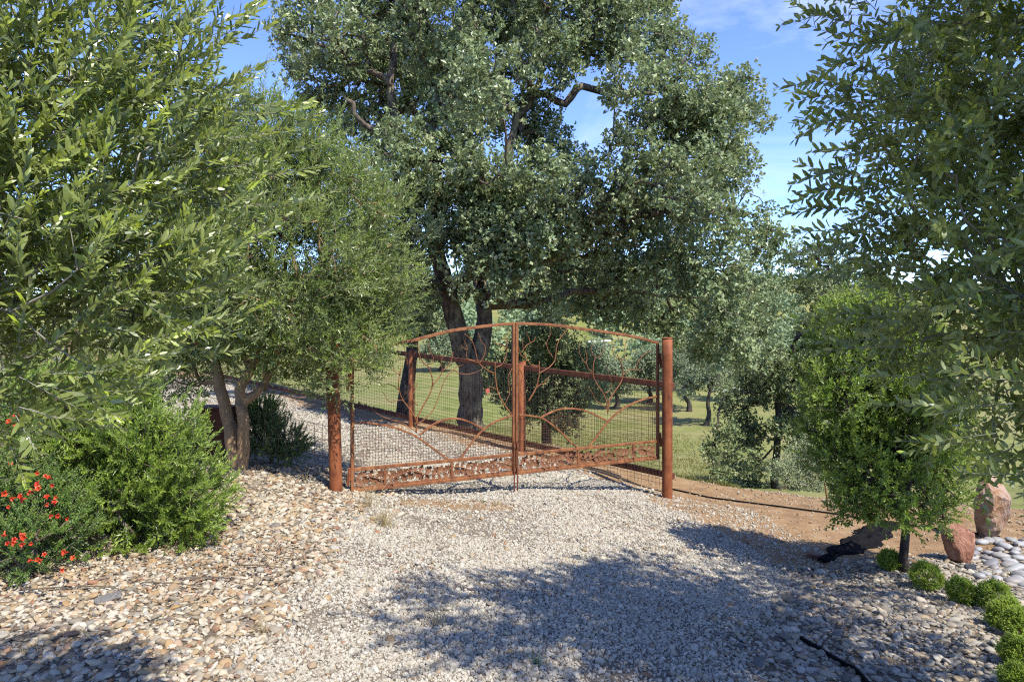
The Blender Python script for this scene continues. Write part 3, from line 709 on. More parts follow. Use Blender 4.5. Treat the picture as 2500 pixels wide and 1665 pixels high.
# far wooded hillside: one mass
def hillside():
    n = 660; a = rng.uniform(-.46, .50, n); r = 95 + 235 * rng.random(n) ** .8
    keep = ~((r < 150) & (vnoise(a * 40, r / 12, 2.0, 33) > .58))
    a, r = a[keep], r[keep]
    x = np.sin(a) * r; y = np.cos(a) * r; z = gz(x, y)
    parts = []
    for i in range(len(x)):
        R = rng.uniform(2.2, 3.6); nb = 4
        c = np.array([x[i], y[i], z[i] + R * .9]) + rng.normal(0, R * .45, (nb, 3)) * [1, 1, .5]
        m = 170
        kb = rng.integers(0, nb, m); u = rdir(m); p = c[kb] + u * R * .62 * (rng.random(m) ** .25)[:, None]
        p[:, 2] = np.maximum(p[:, 2], z[i] + .4)
        nm = norm(u + rdir(m) * .5 + np.array([0, 0, .4])); ld = rdir(m); Ls = rng.uniform(.75, 1.3, m) * (.55 + r[i] / 400)
        parts.append(bake(p, ld, nm, Ls, Ls * .7, np.clip(rng.normal(rng.uniform(.25, .75), .2, m), 0, 1), np.zeros(m), LEAF2))
    o = foliage('hillside_wood', parts, M['wood_leaf'], None); tag(o, 'blue-green oak woods covering the far hillside', 'woods', kind='stuff')
hillside()

# ------------------------------------------------------------------ olives
def olive(name, base, trunk, blobs, ntg, nsh, slen, flow, leafL, leafW, label, lm, tpl, r0, fw=.5, spacing=.022, young=.22, singles=0, stem_r=.0016, bm=None, roots_extra=None, ang=(30, 58), up=.4, rmin=.0035, k=.0042, shell=.55, cat='tree', extra_shoots=None, tint_sc=1.0, wob=.05, whorl=2, rj=.55, bendz=.8):
    base = np.array(base, float)
    t = world_parent(empty(name, base)); tag(t, label, cat)
    tg, od, kk = blob_points(blobs, ntg, shell)
    roots = [(base - [0, 0, .08], -1, r0)]
    for i, (q, r) in enumerate(trunk): roots.append((np.array(q, float), i, r))
    if roots_extra:
        for pts, par0 in roots_extra:
            p = par0
            for q, r in pts: roots.append((np.array(q, float), p, r)); p = len(roots) - 1
    pos, par, rad, ti = grow(roots, tg, .35, max(0, len(trunk) - 2))
    q = np.repeat(tg, nsh, 0) + rng.normal(0, .05, (len(tg) * nsh, 3)) * (slen / .25); o = np.repeat(od, nsh, 0)
    d = norm(o * .75 + np.array(flow) * fw + rdir(len(q)) * rj)
    ln = slen * rng.uniform(.6, 1.25, len(q))
    if extra_shoots is not None:
        q = np.vstack([q, extra_shoots[0]]); d = np.vstack([d, norm(extra_shoots[1])]); ln = np.concatenate([ln, extra_shoots[2]])
    arr, st = shoots(q, d, ln, spacing, leafL, leafW, ang, .28, young, up, whorl=whorl, bendz=bendz)
    ex = ribbons(*st, stem_r, tpl is LEAF2)
    tubes('trunk', pos, par, rad, bm or M['olive_bark'], t, rmin=rmin, k=k, wob=wob, bark_amp=.08)
    so = link('twigs', tri_mesh('twigs', ex[0], ex[1], True), t, M['twig']); so['kind'] = 'stuff'
    p, ld, nm, Ls, Ws, tint, yg = arr
    single_idx = np.zeros(len(p), bool)
    if singles:
        # the leaves that show largest: nearest the camera and inside the frame
        c = p + ld * Ls[:, None] * .5; dz = np.maximum(c[:, 1], .3); uu = U0 + c[:, 0] / dz * F; vv = V0 - (c[:, 2] - CZ) / dz * F
        inf = (uu > 10) & (uu < 2490) & (vv > 10) & (vv < 1650)
        view = norm(c - np.array([0, 0, CZ])); face = np.linalg.norm(np.cross(view, ld), axis=-1)
        sc = np.where(inf, Ls * face / np.linalg.norm(c - np.array([0, 0, CZ]), axis=-1), 0)
        idx = np.argsort(-sc)[:singles]; single_idx[idx] = True
        lme = [tri_mesh('leaf', np.array(tpl[0]) * [w, 1, 1], tpl[1], False) for w in (.27, .31, .35)]
        for m_ in lme: m_.materials.append(M['olive_leaf_single'])
        for q_, i in enumerate(idx):
            dd = norm(ld[i]); side = norm(np.cross(dd, nm[i])); u_ = np.cross(side, dd)
            mt = Matrix(((side[0], dd[0], u_[0], p[i][0]), (side[1], dd[1], u_[1], p[i][1]), (side[2], dd[2], u_[2], p[i][2]), (0, 0, 0, 1)))
            ob = bpy.data.objects.new('leaf', lme[q_ % 3]); COL.objects.link(ob); ob.parent = t; ob.matrix_parent_inverse = PINV[t.name]
            ob.matrix_basis = mt @ Matrix.Scale(float(Ls[i]), 4)
    m = ~single_idx
    dz = np.maximum(p[:, 1], .2); uu = U0 + p[:, 0] / dz * F; vv = V0 - (p[:, 2] - CZ) / dz * F
    inf = (uu > -200) & (uu < 2700) & (vv > -200) & (vv < 1800) & (p[:, 1] > .2)
    a_ = m & inf; b_ = m & ~inf; pl_ = []
    for q_, tp_ in ((a_, LEAFHEX if tpl is LEAF8 else tpl), (b_, LEAF2)):
        if q_.any(): pl_.append(bake(p[q_], ld[q_], nm[q_], Ls[q_], Ws[q_], tint[q_] * tint_sc, yg[q_], tp_))
    foliage('crown', pl_, lm, t)
    print(name, 'leaves', len(p))
    return t

# near left olive
b = np.array([-1.75, 1.6, float(gz(-1.75, 1.6))])
bl = [(-1.75, 2.25, 2.05, .62, .55, .60), (-1.30, 2.2, 1.85, .44, .48, .46), (-1.22, 2.35, 2.25, .40, .45, .40), (-1.55, 2.2, 1.50, .50, .5, .34), (-1.55, 2.3, 2.62, .60, .6, .42), (-2.3, 2.2, 1.9, .6, .6, .7), (-2.1, 2.1, 2.7, .7, .6, .5), (-1.9, 1.7, 2.2, .5, .4, .7), (-1.12, 2.55, 2.0, .28, .35, .40), (-1.75, 3.0, 2.0, .6, .5, .8), (-1.2, 2.5, 1.62, .3, .35, .25)]
SCN = .69
bl = [(q[0] * SCN - .17, q[1] * SCN, CZ + (q[2] - CZ) * SCN, q[3] * SCN, q[4] * SCN * .62, q[5] * SCN) for q in bl if q[1] < 2.9 and q[2] < 2.65]
ex_p = []; ex_d = []; ex_l = []
for (u, v, Y, du, dv, l) in [(480, 70, 2.2, 1, .35, .28), (500, 130, 2.3, 1, .25, .26), (540, 240, 2.3, 1, -.15, .28), (560, 330, 2.3, 1, .2, .30), (560, 430, 2.3, 1, .12, .34), (560, 520, 2.3, 1, .1, .34), (520, 600, 2.3, 1, .2, .30), (450, 680, 2.2, 1, .15, .30), (420, 760, 2.2, 1, .2, .28), (330, 840, 2.1, 1, .18, .34), (250, 880, 2.1, 1, .05, .3), (60, 940, 1.9, .6, -.5, .28), (30, 1010, 1.9, .5, -.4, .2), (150, 930, 2.0, 1, -.1, .3)]:
    for k in range(2):
        ex_p.append(P(u, v, Y * SCN) + rng.normal(0, .016, 3)); ex_d.append((du, rng.normal(0, .25), dv + rng.normal(0, .1))); ex_l.append(l * SCN)
olive('olive_tree', b, [((-1.74, 1.6, .5), .08), ((-1.7, 1.62, 1.0), .065), ((-1.6, 1.65, 1.5), .04), ((-1.45, 1.65, 1.8), .02)], bl, 640, 3, .18, (1.0, -.1, .55), .036, .0100,
      'near olive tree filling the left edge, its shoots reaching over the bush', M['olive_leaf'], LEAF8, .1, .8, .0125, .30, 300, .0011, ang=(22, 55), rj=.8, extra_shoots=(np.array(ex_p), np.array(ex_d), np.array(ex_l)), shell=.45, bm=M['twig'], rmin=.0018, k=.0016, wob=.02)

# near right olive (tall, its top shades the drive)
b = np.array([2.25, 2.35, float(gz(2.25, 2.35))])
bl = [(1.62, 2.3, 2.05, .42, .5, .50), (1.75, 2.35, 1.45, .44, .5, .42), (1.55, 2.3, 2.55, .45, .5, .40), (2.2, 2.3, 2.0, .6, .6, .8), (1.9, 2.1, 2.9, .75, .8, .5), (1.45, 1.9, 3.15, .7, .7, .42), (2.3, 2.0, 3.2, .8, .8, .5), (1.85, 1.6, 3.2, .7, .6, .45),
      (2.5, 1.4, 2.8, .7, .7, .7), (1.85, 2.35, 1.2, .28, .32, .2), (2.1, 3.0, 2.2, .5, .5, .8), (1.1, 1.75, 3.1, .5, .5, .3), (2.3, 2.4, 1.3, .5, .5, .4), (1.35, 2.35, 2.35, .28, .35, .35), (1.4, 2.35, 1.9, .26, .3, .3), (2.0, 1.2, 3.3, .7, .6, .4), (3.45, 3.0, 2.6, .6, .6, .5), (3.3, 3.5, 2.3, .5, .5, .5), (2.9, 2.5, 3.1, .6, .6, .45), (1.72, 2.55, 1.75, .40, .4, .55), (1.8, 2.6, 2.4, .42, .4, .5), (1.75, 2.3, 1.35, .25, .3, .22)]
bl += pb([(2380, 700, 110), (2430, 850, 110), (2360, 560, 110), (2470, 1000, 70), (2480, 700, 100), (2300, 640, 90), (2330, 780, 80)], 2.15, 1.0, .08)
bl = [(q[0] + (.13 if q[2] < 2.8 else .05), *q[1:]) for q in bl]
ex_p = []; ex_d = []; ex_l = []
for (u, v, Y, du, dv, l) in [(2080, 40, 2.3, -1, .05, .24), (2100, 90, 2.4, -1, .1, .2), (2080, 200, 2.3, -1, .28, .26), (2090, 230, 2.3, -1, .02, .24), (2080, 260, 2.3, -1, -.08, .2), (2090, 400, 2.3, -1, .15, .22), (2100, 410, 2.3, -1, .02, .28), (2110, 460, 2.3, -1, .1, .24), (2060, 520, 2.3, -1, .15, .18), (2080, 580, 2.3, -1, .1, .24), (2120, 660, 2.3, -1, .0, .26), (2160, 760, 2.3, -1, .05, .3), (2200, 840, 2.3, -1, .0, .3), (2130, 640, 2.4, -.8, .5, .22),
                             (2450, 1000, 1.8, -1, -.1, .2), (2440, 1060, 1.8, -1, -.2, .22), (2470, 1120, 1.9, -1, -.25, .2), (2300, 960, 2.2, -1, .0, .26), (2500, 930, 1.8, -1, .1, .2)]:
    for k in range(2):
        ex_p.append(P(u, v, Y) + rng.normal(0, .02, 3)); ex_d.append((du, rng.normal(0, .2), dv + rng.normal(0, .1))); ex_l.append(l)
olive('olive_tree', b, [((2.23, 2.35, .5), .10), ((2.2, 2.33, 1.0), .085), ((2.1, 2.3, 1.6), .065), ((2.0, 2.2, 2.2), .05), ((1.95, 2.0, 2.8), .035)], bl, 1350, 3, .23, (-.8, -.1, .05), .047, .0170,
      'tall near olive tree filling the right edge, mostly in its own shade', M['olive_leaf'], LEAF8, .12, .45, .018, .16, 300, .0014, ang=(35, 66), rj=.8, bendz=-.2, extra_shoots=(np.array(ex_p), np.array(ex_d), np.array(ex_l)), shell=.45, bm=M['twig'], rmin=.002, k=.0018, wob=.02)

# twin-trunk olive left of the gate
Y = 6.25; b = np.array([-2.53, Y, float(gz(-2.53, Y))])
bl = pb([(700, 640, 180), (560, 560, 170), (640, 440, 140), (760, 480, 130), (840, 560, 110), (880, 680, 110), (800, 760, 130), (660, 780, 140), (520, 740, 150), (440, 620, 160), (480, 430, 130), (900, 780, 80), (850, 860, 70), (740, 880, 75), (600, 850, 65), (480, 830, 80), (960, 640, 55), (930, 560, 60), (870, 450, 60), (620, 330, 80), (760, 370, 60), (960, 740, 45), (380, 780, 80), (450, 900, 70), (400, 930, 60), (560, 345, 95), (655, 310, 70), (800, 420, 75), (700, 400, 95), (480, 330, 90), (940, 480, 40), (975, 690, 40)], Y, 1.0, .25) + pb([(830, 890, 55), (870, 850, 50), (800, 930, 45), (900, 880, 36), (780, 850, 60)], 5.85, 1.0, .05)
ex_p = []; ex_d = []; ex_l = []
for (u, v) in [(600, 300), (620, 280), (640, 310), (590, 330), (680, 340), (720, 360), (780, 370), (560, 330), (830, 400)]:
    for k in range(3):
        ex_p.append(P(u, v, 6.2) + rng.normal(0, .06, 3)); ex_d.append((.15 + rng.normal(0, .2), rng.normal(0, .2), 1)); ex_l.append(rng.uniform(.3, .6))
for (u, v) in [(900, 480), (930, 560), (960, 640), (970, 700), (950, 770), (920, 830), (880, 880), (900, 600), (880, 920), (930, 800)]:
    for k in range(4):
        ex_p.append(P(u, v, 6.1) + rng.normal(0, .08, 3)); ex_d.append((1, rng.normal(-.2, .3), rng.normal(.1, .25))); ex_l.append(rng.uniform(.2, .38))
olive('olive_tree', b, [(P(570, 1095, Y), .068), (P(560, 1040, Y), .060), (P(548, 985, Y), .056), (P(534, 930, Y), .052), (P(528, 870, Y), .042), (P(560, 780, Y), .03)], bl, 2400, 4, .22, (.35, -.25, .5), .048, .0135,
      'round olive tree with two smooth tan trunks, left of the gate', M['olive_mid_leaf'], LEAF2, .09, .5, .024, .28, 0, .0016, rmin=.0025, k=.0026, wob=.012, rj=.85, ang=(28, 62), bendz=.4,
      roots_extra=[([(P(592, 1095, Y - .03), .056), (P(594, 1040, Y - .06), .052), (P(589, 985, Y - .06), .05), (P(592, 935, Y - .06), .046), (P(640, 860, Y), .035), (P(700, 780, Y), .03)], 0),
                   ([(P(640, 945, Y), .03), (P(680, 880, Y), .025)], 9)],
      extra_shoots=(np.array(ex_p), np.array(ex_d), np.array(ex_l)))

Y = 7.6; b = np.array([-5.0, Y, float(gz(-5.0, Y))])
olive('olive_tree', b, [(b + [0, 0, .5], .07), (b + [.1, 0, 1.1], .05)], pb([(260, 600, 170), (120, 500, 180), (0, 650, 180), (200, 780, 160), (330, 850, 110), (60, 820, 170), (-120, 700, 200), (150, 350, 150), (-150, 500, 200), (300, 450, 120), (100, 930, 110), (250, 930, 90)], Y, 1.0, .3), 420, 4, .24, (.3, -.2, .5), .055, .016,
      'background olive glimpsed behind the near left olive', M['olive_mid_leaf'], LEAF2, .08, .5, .03, .2, 0, .002, rmin=.003, k=.003)

# bright dwarf-olive bush, front left
b = np.array([-2.45, 4.55, float(gz(-2.45, 4.55))])
bl = pb([(370, 1190, 140), (460, 1235, 88), (280, 1260, 130), (375, 1085, 105), (300, 1080, 120), (220, 1020, 110), (160, 1100, 100), (380, 1330, 95), (240, 1370, 75), (470, 1330, 58), (130, 1000, 90), (310, 990, 75)], 4.5, 1.0, .12) + [(-3.2, 4.8, .7, .5, .5, .5)]
bl = [q for q in bl]
olive('dwarf_olive_bush', b, [(b + [0, 0, .15], .03)], bl, 1080, 4, .16, (.45, -.35, .55), .042, .0125,
      'bright green mounded bush with upright shoots, front left', M['bush_leaf'], LEAF2, .035, .6, .017, .5, 0, .0014, bm=M['twig_brown'], ang=(22, 45), cat='bush', rmin=.003, k=.003, wob=.02)

# rosemary-like shrub behind the wire
b = np.array([*P(665, 0, 7.0)[:2], 0]); b[2] = float(gz(b[0], b[1]))
bl = pb([(650, 1060, 50), (690, 1080, 42), (620, 1050, 45), (640, 1010, 35), (715, 1100, 28)], 7.0, 1.0, .1)
olive('shrub', b, [(b + [0, 0, .1], .02)], bl, 200, 5, .15, (0.1, 0, .8), .028, .0100, 'small dark green shrub behind the low wire fence', M['rosemary_leaf'], LEAF2, .02, .8, .012, .3, 0, .0015, bm=M['twig_brown'], ang=(25, 45), cat='shrub', rmin=.003, k=.003, wob=.02)

# small broad-leaved tree by the boulders
Y = 4.95; b = np.array([*P(2216, 0, Y)[:2], 0]); b[2] = float(gz(b[0], b[1]))
bl = pb([(2130, 960, 120), (2050, 900, 85), (2100, 820, 85), (2200, 860, 90), (2060, 1030, 95), (2190, 1060, 120), (2130, 1150, 100), (2250, 1150, 90), (2080, 1130, 80), (2060, 800, 50), (2260, 960, 90), (2190, 1220, 70), (2290, 1220, 50), (2100, 1220, 55), (2030, 960, 60), (2300, 1060, 70), (2080, 760, 55), (2150, 760, 60), (2210, 800, 65)], Y, 1.0, .12)
olive('small_tree', b, [(P(2214, 1280, Y), .027), (P(2212, 1200, Y), .025), (P(2200, 1120, Y), .022), (P(2180, 1020, Y), .018), (P(2160, 920, Y), .012)], bl, 1250, 3, .14, (-.1, -.2, .6), .038, .0165,
      'young tree with glossy lime leaves and a thin straight trunk beside the boulders', M['citrus_leaf'], LEAF2, .034, .55, .016, .35, 0, .0016, bm=M['dark_bark'], ang=(35, 60), rmin=.003, k=.003)

# boxwood balls
bx = [(2173, 1392, 30, 'smallest boxwood ball, nearest the thin tree trunk'), (2262, 1438, 41, 'boxwood ball second from the thin tree trunk'), (2347, 1474, 41, 'boxwood ball left of the bright tufted one'),
      (2428, 1488, 42, 'bright lime boxwood with an uneven tufted top'), (2456, 1535, 44, 'sunlit yellow-green boxwood, fifth along the row'), (2496, 1560, 48, 'boxwood half cut by the right edge, sixth along the row'), (2484, 1625, 46, 'dark boxwood second nearest at the right edge'), (2486, 1695, 46, 'nearest boxwood at the bottom right corner')]
for i, (u, v, r, lab) in enumerate(bx):
    g = gpt(u, v, 1.8); R = r / F * g[1] * .86 - .012
    t = world_parent(empty('boxwood_ball', g)); tag(t, lab, 'boxwood', 'clipped boxwoods along the right bed')
    n = 1300; u_ = rdir(n); u_[:, 2] = np.where(u_[:, 2] < -.75, -u_[:, 2], u_[:, 2])
    bumpy = rng.uniform(.9, 1.08) + .17 * np.sin(u_[:, 0] * 5 + 3 * i) * np.cos(u_[:, 2] * 5 + 2 * i) + .06 * rng.normal(size=n)
    if i in (3,): bumpy += .22 * np.clip(u_[:, 2] - .55, 0, 1) * (u_[:, 0] < .1)
    p = g + [0, 0, R * .92] + u_ * R * (rng.uniform(.45, .95, n) ** .5 * bumpy)[:, None]
    arr, st = shoots(p, norm(u_ + rdir(n) * .4 + [0, 0, .4]), rng.uniform(.018, .034, n), .0075, .0115, .0065, (30, 55), .1, .45, .3)
    pp, ld, nm, Ls, Ws, ti, yg = arr
    foliage('foliage', [bake(pp, ld, nm, Ls, Ws, ti, yg, LEAF2)], M['box_leaf'], t)
    mb = MB()
    for k in range(9):
        e = norm(rng.normal(size=3) * [1, 1, .6] + [0, 0, .5]) * R * .75
        mb.tube([g, g + [0, 0, R * .25] + e * .3, g + [0, 0, R * .6] + e], [.004, .003, .0015], 4)
    mb.build('stem', M['twig_brown'], t)

# red-flowered shrub, left edge
g = np.array([-2.78, 3.95, float(gz(-2.78, 3.95))])
t = olive('flowering_shrub', g, [(g + [0, 0, .12], .02)], pb([(40, 1220, 90), (110, 1300, 85), (40, 1340, 80), (140, 1230, 60), (90, 1180, 60), (-60, 1250, 120), (20, 1130, 60), (-80, 1080, 110), (130, 1370, 50)], 3.95, 1.0, .1),
          330, 4, .13, (.3, -.3, .6), .024, .009, 'shrub with orange-red trumpet flowers at the left edge', M['flower_leaf'], LEAF2, .02, .6, .011, .3, 0, .0014, bm=M['twig_brown'], ang=(40, 65), cat='shrub', rmin=.003, k=.003, wob=.02)
m, tt, bb = mat_base('red_petal')
oi = tt.nodes.new("ShaderNodeObjectInfo"); tt.links.new(ramp(tt, [(0, (.44, .026, .008)), (.6, (.55, .05, .013)), (1, (.58, .10, .03))], oi.outputs['Random']), bb.inputs['Base Color'])
bb.inputs['Roughness'].default_value = .5
trn = tt.nodes.new("ShaderNodeBsdfTranslucent"); trn.inputs[0].default_value = (.55, .04, .012, 1); ms = tt.nodes.new("ShaderNodeMixShader"); ms.inputs[0].default_value = .3
tt.links.new(bb.outputs[0], ms.inputs[1]); tt.links.new(trn.outputs[0], ms.inputs[2]); tt.links.new(ms.outputs[0], tt.nodes['Material Output'].inputs[0])
M['petal'] = m
def flower_mesh(k):
    V = []; Fc = []; n = 10
    prof = [(0, .003), (.012, .0045), (.026, .0075), (.034, .012)]
    for (z, r) in prof:
        for q in range(n): th = 6.283 * q / n; V.append((r * math.cos(th), r * math.sin(th), z))
    for q in range(n):
        th = 6.283 * q / n; rr = .023 if q % 2 == 0 else .015; zz = .034 + (.001 if q % 2 == 0 else .004) + .003 * math.sin(k + q * 2)
        V.append((rr * math.cos(th), rr * math.sin(th), zz))
    for r in range(4):
        for q in range(n): Fc.append((r * n + q, r * n + (q + 1) % n, (r + 1) * n + (q + 1) % n, (r + 1) * n + q))
    me = bpy.data.meshes.new('flower'); me.from_pydata(V, [], Fc); me.materials.append(M['petal']); me.update(); return me
fms = [flower_mesh(k) for k in range(3)]
for (u, v, n) in [(10, 1145, 4), (12, 1160, 2), (48, 1172, 3), (95, 1155, 3), (115, 1165, 4), (135, 1178, 3), (75, 1205, 5), (92, 1200, 3), (98, 1214, 2), (45, 1215, 4), (38, 1240, 2), (125, 1225, 5), (132, 1240, 4), (143, 1258, 2), (165, 1272, 2), (5, 1200, 2), (33, 1325, 5), (60, 1316, 5), (65, 1300, 3), (95, 1365, 5), (100, 1355, 3), (170, 1340, 3), (182, 1368, 3), (150, 1382, 1), (30, 1032, 4), (10, 1035, 3), (50, 1025, 2), (12, 1300, 1)]:
    for k in range(max(1, int(n * .65))):
        c = P(u, v, 3.55 + rng.normal(0, .04)) + rng.normal(0, .018, 3)
        d = Vector((rng.normal(.1, .4), -1 + rng.normal(0, .3), rng.normal(.35, .4))).normalized()
        ob = bpy.data.objects.new('flower', fms[k % 3]); COL.objects.link(ob); ob.parent = t; ob.matrix_parent_inverse = PINV[t.name]
        ob.matrix_basis = Matrix.Translation(Vector(c)) @ d.to_track_quat('Z', 'Y').to_matrix().to_4x4() @ Matrix.Scale(rng.uniform(.5, .85), 4)

# ------------------------------------------------------------------ gate
GL = np.array([-1.474, 6.2]); GR = np.array([1.683, 7.8]); GD = (GR - GL) / np.linalg.norm(GR - GL); GLEN = float(np.linalg.norm(GR - GL))
def G(u, v):
    """pixel -> (s, z) on the gate's plane"""
    k = (u - U0) / F
    # GL + s*GD = (kY, Y)
    s = (k * GL[1] - GL[0]) / (GD[0] - k * GD[1]); Y = GL[1] + s * GD[1]
    return s, CZ + (V0 - v) / F * Y
GA = math.atan2(GD[1], GD[0])
c2 = lambda p: G(780 + p[0] / 3.135, 740 + p[1] / 3.135)
c3 = lambda p: G(1220 + p[0] / 3.135, 740 + p[1] / 3.135)
z1 = lambda p: G(840 + p[0] / 7.128, 780 + p[1] / 7.128)
z3 = lambda p: G(1250 + p[0] / 7.84, 780 + p[1] / 7.84)
z4 = lambda p: G(1420 + p[0] / 7.129, 780 + p[1] / 7.129)
SC = (G(1253, 900)[0] + G(1261.5, 900)[0]) / 2
ZB, ZBAND = 0.015, 0.222
SL, SR = G(856, 1100)[0], G(1608, 1000)[0]
TH = .015     # half size of frame tube

def smooth(pts, m=5):
    q = np.array(pts, float); q = np.vstack([2 * q[0] - q[1], q, 2 * q[-1] - q[-2]]); o = []
    for a in range(len(q) - 3):
        p0, p1, p2, p3 = q[a:a + 4]
        for s in range(m):
            t = s / m; o.append(.5 * ((2 * p1) + (p2 - p0) * t + (2 * p0 - 5 * p1 + 4 * p2 - p3) * t * t + (-p0 + 3 * p1 - 3 * p2 + p3) * t ** 3))
    o.append(q[-2]); return np.array(o)
def sz3(pts, y=0.0): return [(p[0], y, p[1]) for p in pts]

top_pts = [(SL, G(858, 851)[1])] + [G(u, v) for u, v in [(984, 836), (1040, 823), (1100, 808), (1180, 797), (1252, 790)]]
top_r = [G(u, v) for u, v in [(1262, 790), (1340, 793), (1420, 803), (1500, 814), (1560, 825)]] + [(SR, G(1608, 838)[1])]
left_arcs = [[c2(p) for p in a] for a in ([(248, 912), (400, 920), (560, 950), (700, 1000), (800, 1060), (900, 1135), (1000, 1208)], [(765, 1008), (850, 940), (930, 900), (1020, 882), (1110, 895), (1200, 935), (1262, 968)], [(1068, 1198), (1130, 1110), (1200, 1020), (1280, 945), (1380, 890), (1480, 860)])]
right_arcs = [[c3(p) for p in a] for a in ([(150, 857), (220, 860), (320, 880), (400, 930), (480, 1000), (550, 1070), (612, 1113)], [(305, 880), (390, 835), (470, 810), (560, 807), (650, 822), (740, 860), (825, 905)], [(675, 1103), (740, 1020), (830, 900), (920, 820), (1030, 760), (1130, 728), (1212, 710)])]
B_left = [(c2, .0085, [(742, 995), (742, 930), (735, 880), (690, 810), (635, 735), (608, 650), (610, 570), (625, 490)]), (c2, .0085, [(742, 930), (750, 870), (790, 790), (840, 700), (862, 630), (858, 560), (832, 475)]),
  (c2, .006, [(862, 630), (910, 575), (935, 520), (930, 450), (940, 410), (950, 400)]), (c2, .006, [(935, 520), (985, 480), (1010, 430), (1020, 370)]), (c2, .0055, [(835, 490), (790, 450), (765, 400), (755, 340), (735, 310)]),
  (c2, .0045, [(640, 745), (590, 745), (550, 755), (515, 735), (500, 700), (480, 680)]), (c2, .005, [(605, 660), (560, 630), (520, 620), (480, 640)]), (c2, .0045, [(618, 545), (580, 530), (560, 500)]),
  (c2, .005, [(745, 920), (800, 890), (860, 830), (905, 730), (950, 600), (980, 550), (1020, 510), (1060, 485), (1090, 475)]), (c2, .0045, [(1022, 508), (1065, 535), (1120, 543), (1180, 535), (1235, 510)]),
  (c2, .0045, [(740, 985), (640, 920), (540, 890), (450, 850), (380, 790)]), (c2, .0045, [(750, 785), (715, 740), (708, 700), (735, 655), (745, 600)]),
  (z1, .0045, [(1095, 800), (1090, 640), (1060, 560), (1055, 470)]), (z1, .0045, [(1085, 680), (1010, 690), (955, 650), (935, 580), (935, 500)]), (z1, .0045, [(1560, 690), (1540, 630), (1490, 550), (1475, 460), (1480, 370)]), (z1, .0045, [(1500, 780), (1550, 740), (1560, 690)]),
  (c2, .0085, [(1470, 856), (1430, 800), (1380, 720), (1355, 640), (1345, 550), (1342, 450)]), (c2, .0065, [(1340, 540), (1290, 515), (1240, 480), (1210, 440), (1190, 350), (1160, 280), (1110, 235)]), (c2, .005, [(1222, 460), (1245, 430), (1265, 380), (1265, 330), (1235, 290), (1215, 230)]),
  (c2, .005, [(1215, 455), (1170, 440), (1130, 425), (1125, 380), (1130, 340), (1110, 290)]), (c2, .0045, [(1128, 355), (1100, 345), (1080, 320)]), (c2, .006, [(1350, 490), (1395, 470), (1425, 410), (1430, 350), (1400, 325), (1350, 310), (1320, 265)]), (c2, .0045, [(1430, 350), (1434, 300), (1425, 260)]), (c2, .0045, [(1375, 318), (1390, 280)]),
  (c2, .005, [(1470, 500), (1440, 560), (1445, 630), (1450, 690), (1430, 740), (1420, 765)]), (c2, .0045, [(1362, 670), (1340, 650), (1310, 642), (1290, 660)])]
B_right = [(z3, .0085, [(310, 1560), (390, 1430), (460, 1290), (500, 1130), (520, 1000), (515, 800)]), (z3, .006, [(510, 885), (430, 885), (360, 860), (290, 770), (240, 660), (215, 560), (205, 470), (205, 370)]), (z3, .005, [(240, 560), (270, 500), (350, 450), (420, 410), (450, 340)]),
  (z3, .0045, [(340, 440), (330, 370), (290, 290), (270, 230)]), (z3, .005, [(260, 740), (200, 710), (160, 650), (140, 560), (115, 500)]), (z3, .0065, [(525, 1030), (600, 980), (700, 920), (780, 840), (820, 760), (840, 620), (870, 450), (930, 340), (1060, 190)]),
  (z3, .0045, [(790, 730), (720, 640), (680, 560), (665, 440), (720, 320), (745, 260), (725, 140)]), (z3, .005, [(470, 1290), (540, 1240), (610, 1230), (640, 1150), (720, 1080)]), (z3, .005, [(120, 940), (180, 1020), (190, 1120), (160, 1250), (170, 1380), (270, 1560)]),
  (z4, .0085, [(450, 1640), (445, 1568), (420, 1400), (350, 1250), (260, 1120), (205, 1000), (195, 900), (200, 780), (235, 650)]), (z4, .0085, [(452, 1600), (480, 1400), (560, 1260), (650, 1140), (700, 1030), (712, 900), (690, 780), (630, 650), (620, 600)]),
  (z4, .0055, [(193, 930), (110, 850), (80, 780), (0, 680), (-50, 560), (-45, 400)]), (z4, .0055, [(80, 770), (90, 640), (60, 530)]), (z4, .0045, [(225, 650), (170, 580), (165, 480), (200, 400)]), (z4, .0045, [(270, 680), (330, 610), (390, 500), (390, 350)]),
  (z4, .0055, [(710, 970), (790, 890), (860, 865), (930, 880), (1000, 885), (1060, 870)]), (z4, .0055, [(940, 875), (970, 750), (1030, 660), (1120, 580), (1220, 555)]), (z4, .0045, [(620, 690), (560, 610), (535, 500), (580, 420)]), (z4, .0045, [(660, 725), (745, 660), (745, 500), (770, 340)]),
  (z4, .0045, [(395, 1280), (470, 1230), (510, 1130), (500, 1050), (450, 950), (440, 850), (390, 750)]), (z4, .0045, [(440, 1560), (330, 1470), (240, 1400), (170, 1260), (110, 1180)])]

def oak_leaf_mesh():
    o = [(0, 0), (.10, .10), (.07, .18), (.24, .26), (.30, .38), (.14, .42), (.20, .50), (.36, .60), (.30, .72), (.14, .72), (.16, .84), (.08, .97), (0, 1.0)]
    o = o + [(-a, b) for a, b in o[-2:0:-1]]
    n = len(o); V = []; t = .025
    for s in (1, -1):
        for a, b in o: V.append((a * 1.05, s * t + .10 * (1 - (abs(a) / .36)) * math.sin(b * 3.1) * .6, b))
    V.append((0, t + .08, .5)); V.append((0, -t + .08, .5))
    Fc = []
    for i in range(n):
        j = (i + 1) % n; Fc.append((i, j, 2 * n)); Fc.append((n + j, n + i, 2 * n + 1)); Fc.append((i, n + i, n + j, j))
    me = bpy.data.meshes.new('metal_leaf'); me.from_pydata(V, [], Fc); me.materials.append(M['vine_rust']); me.update(); return me
OLM = oak_leaf_mesh()

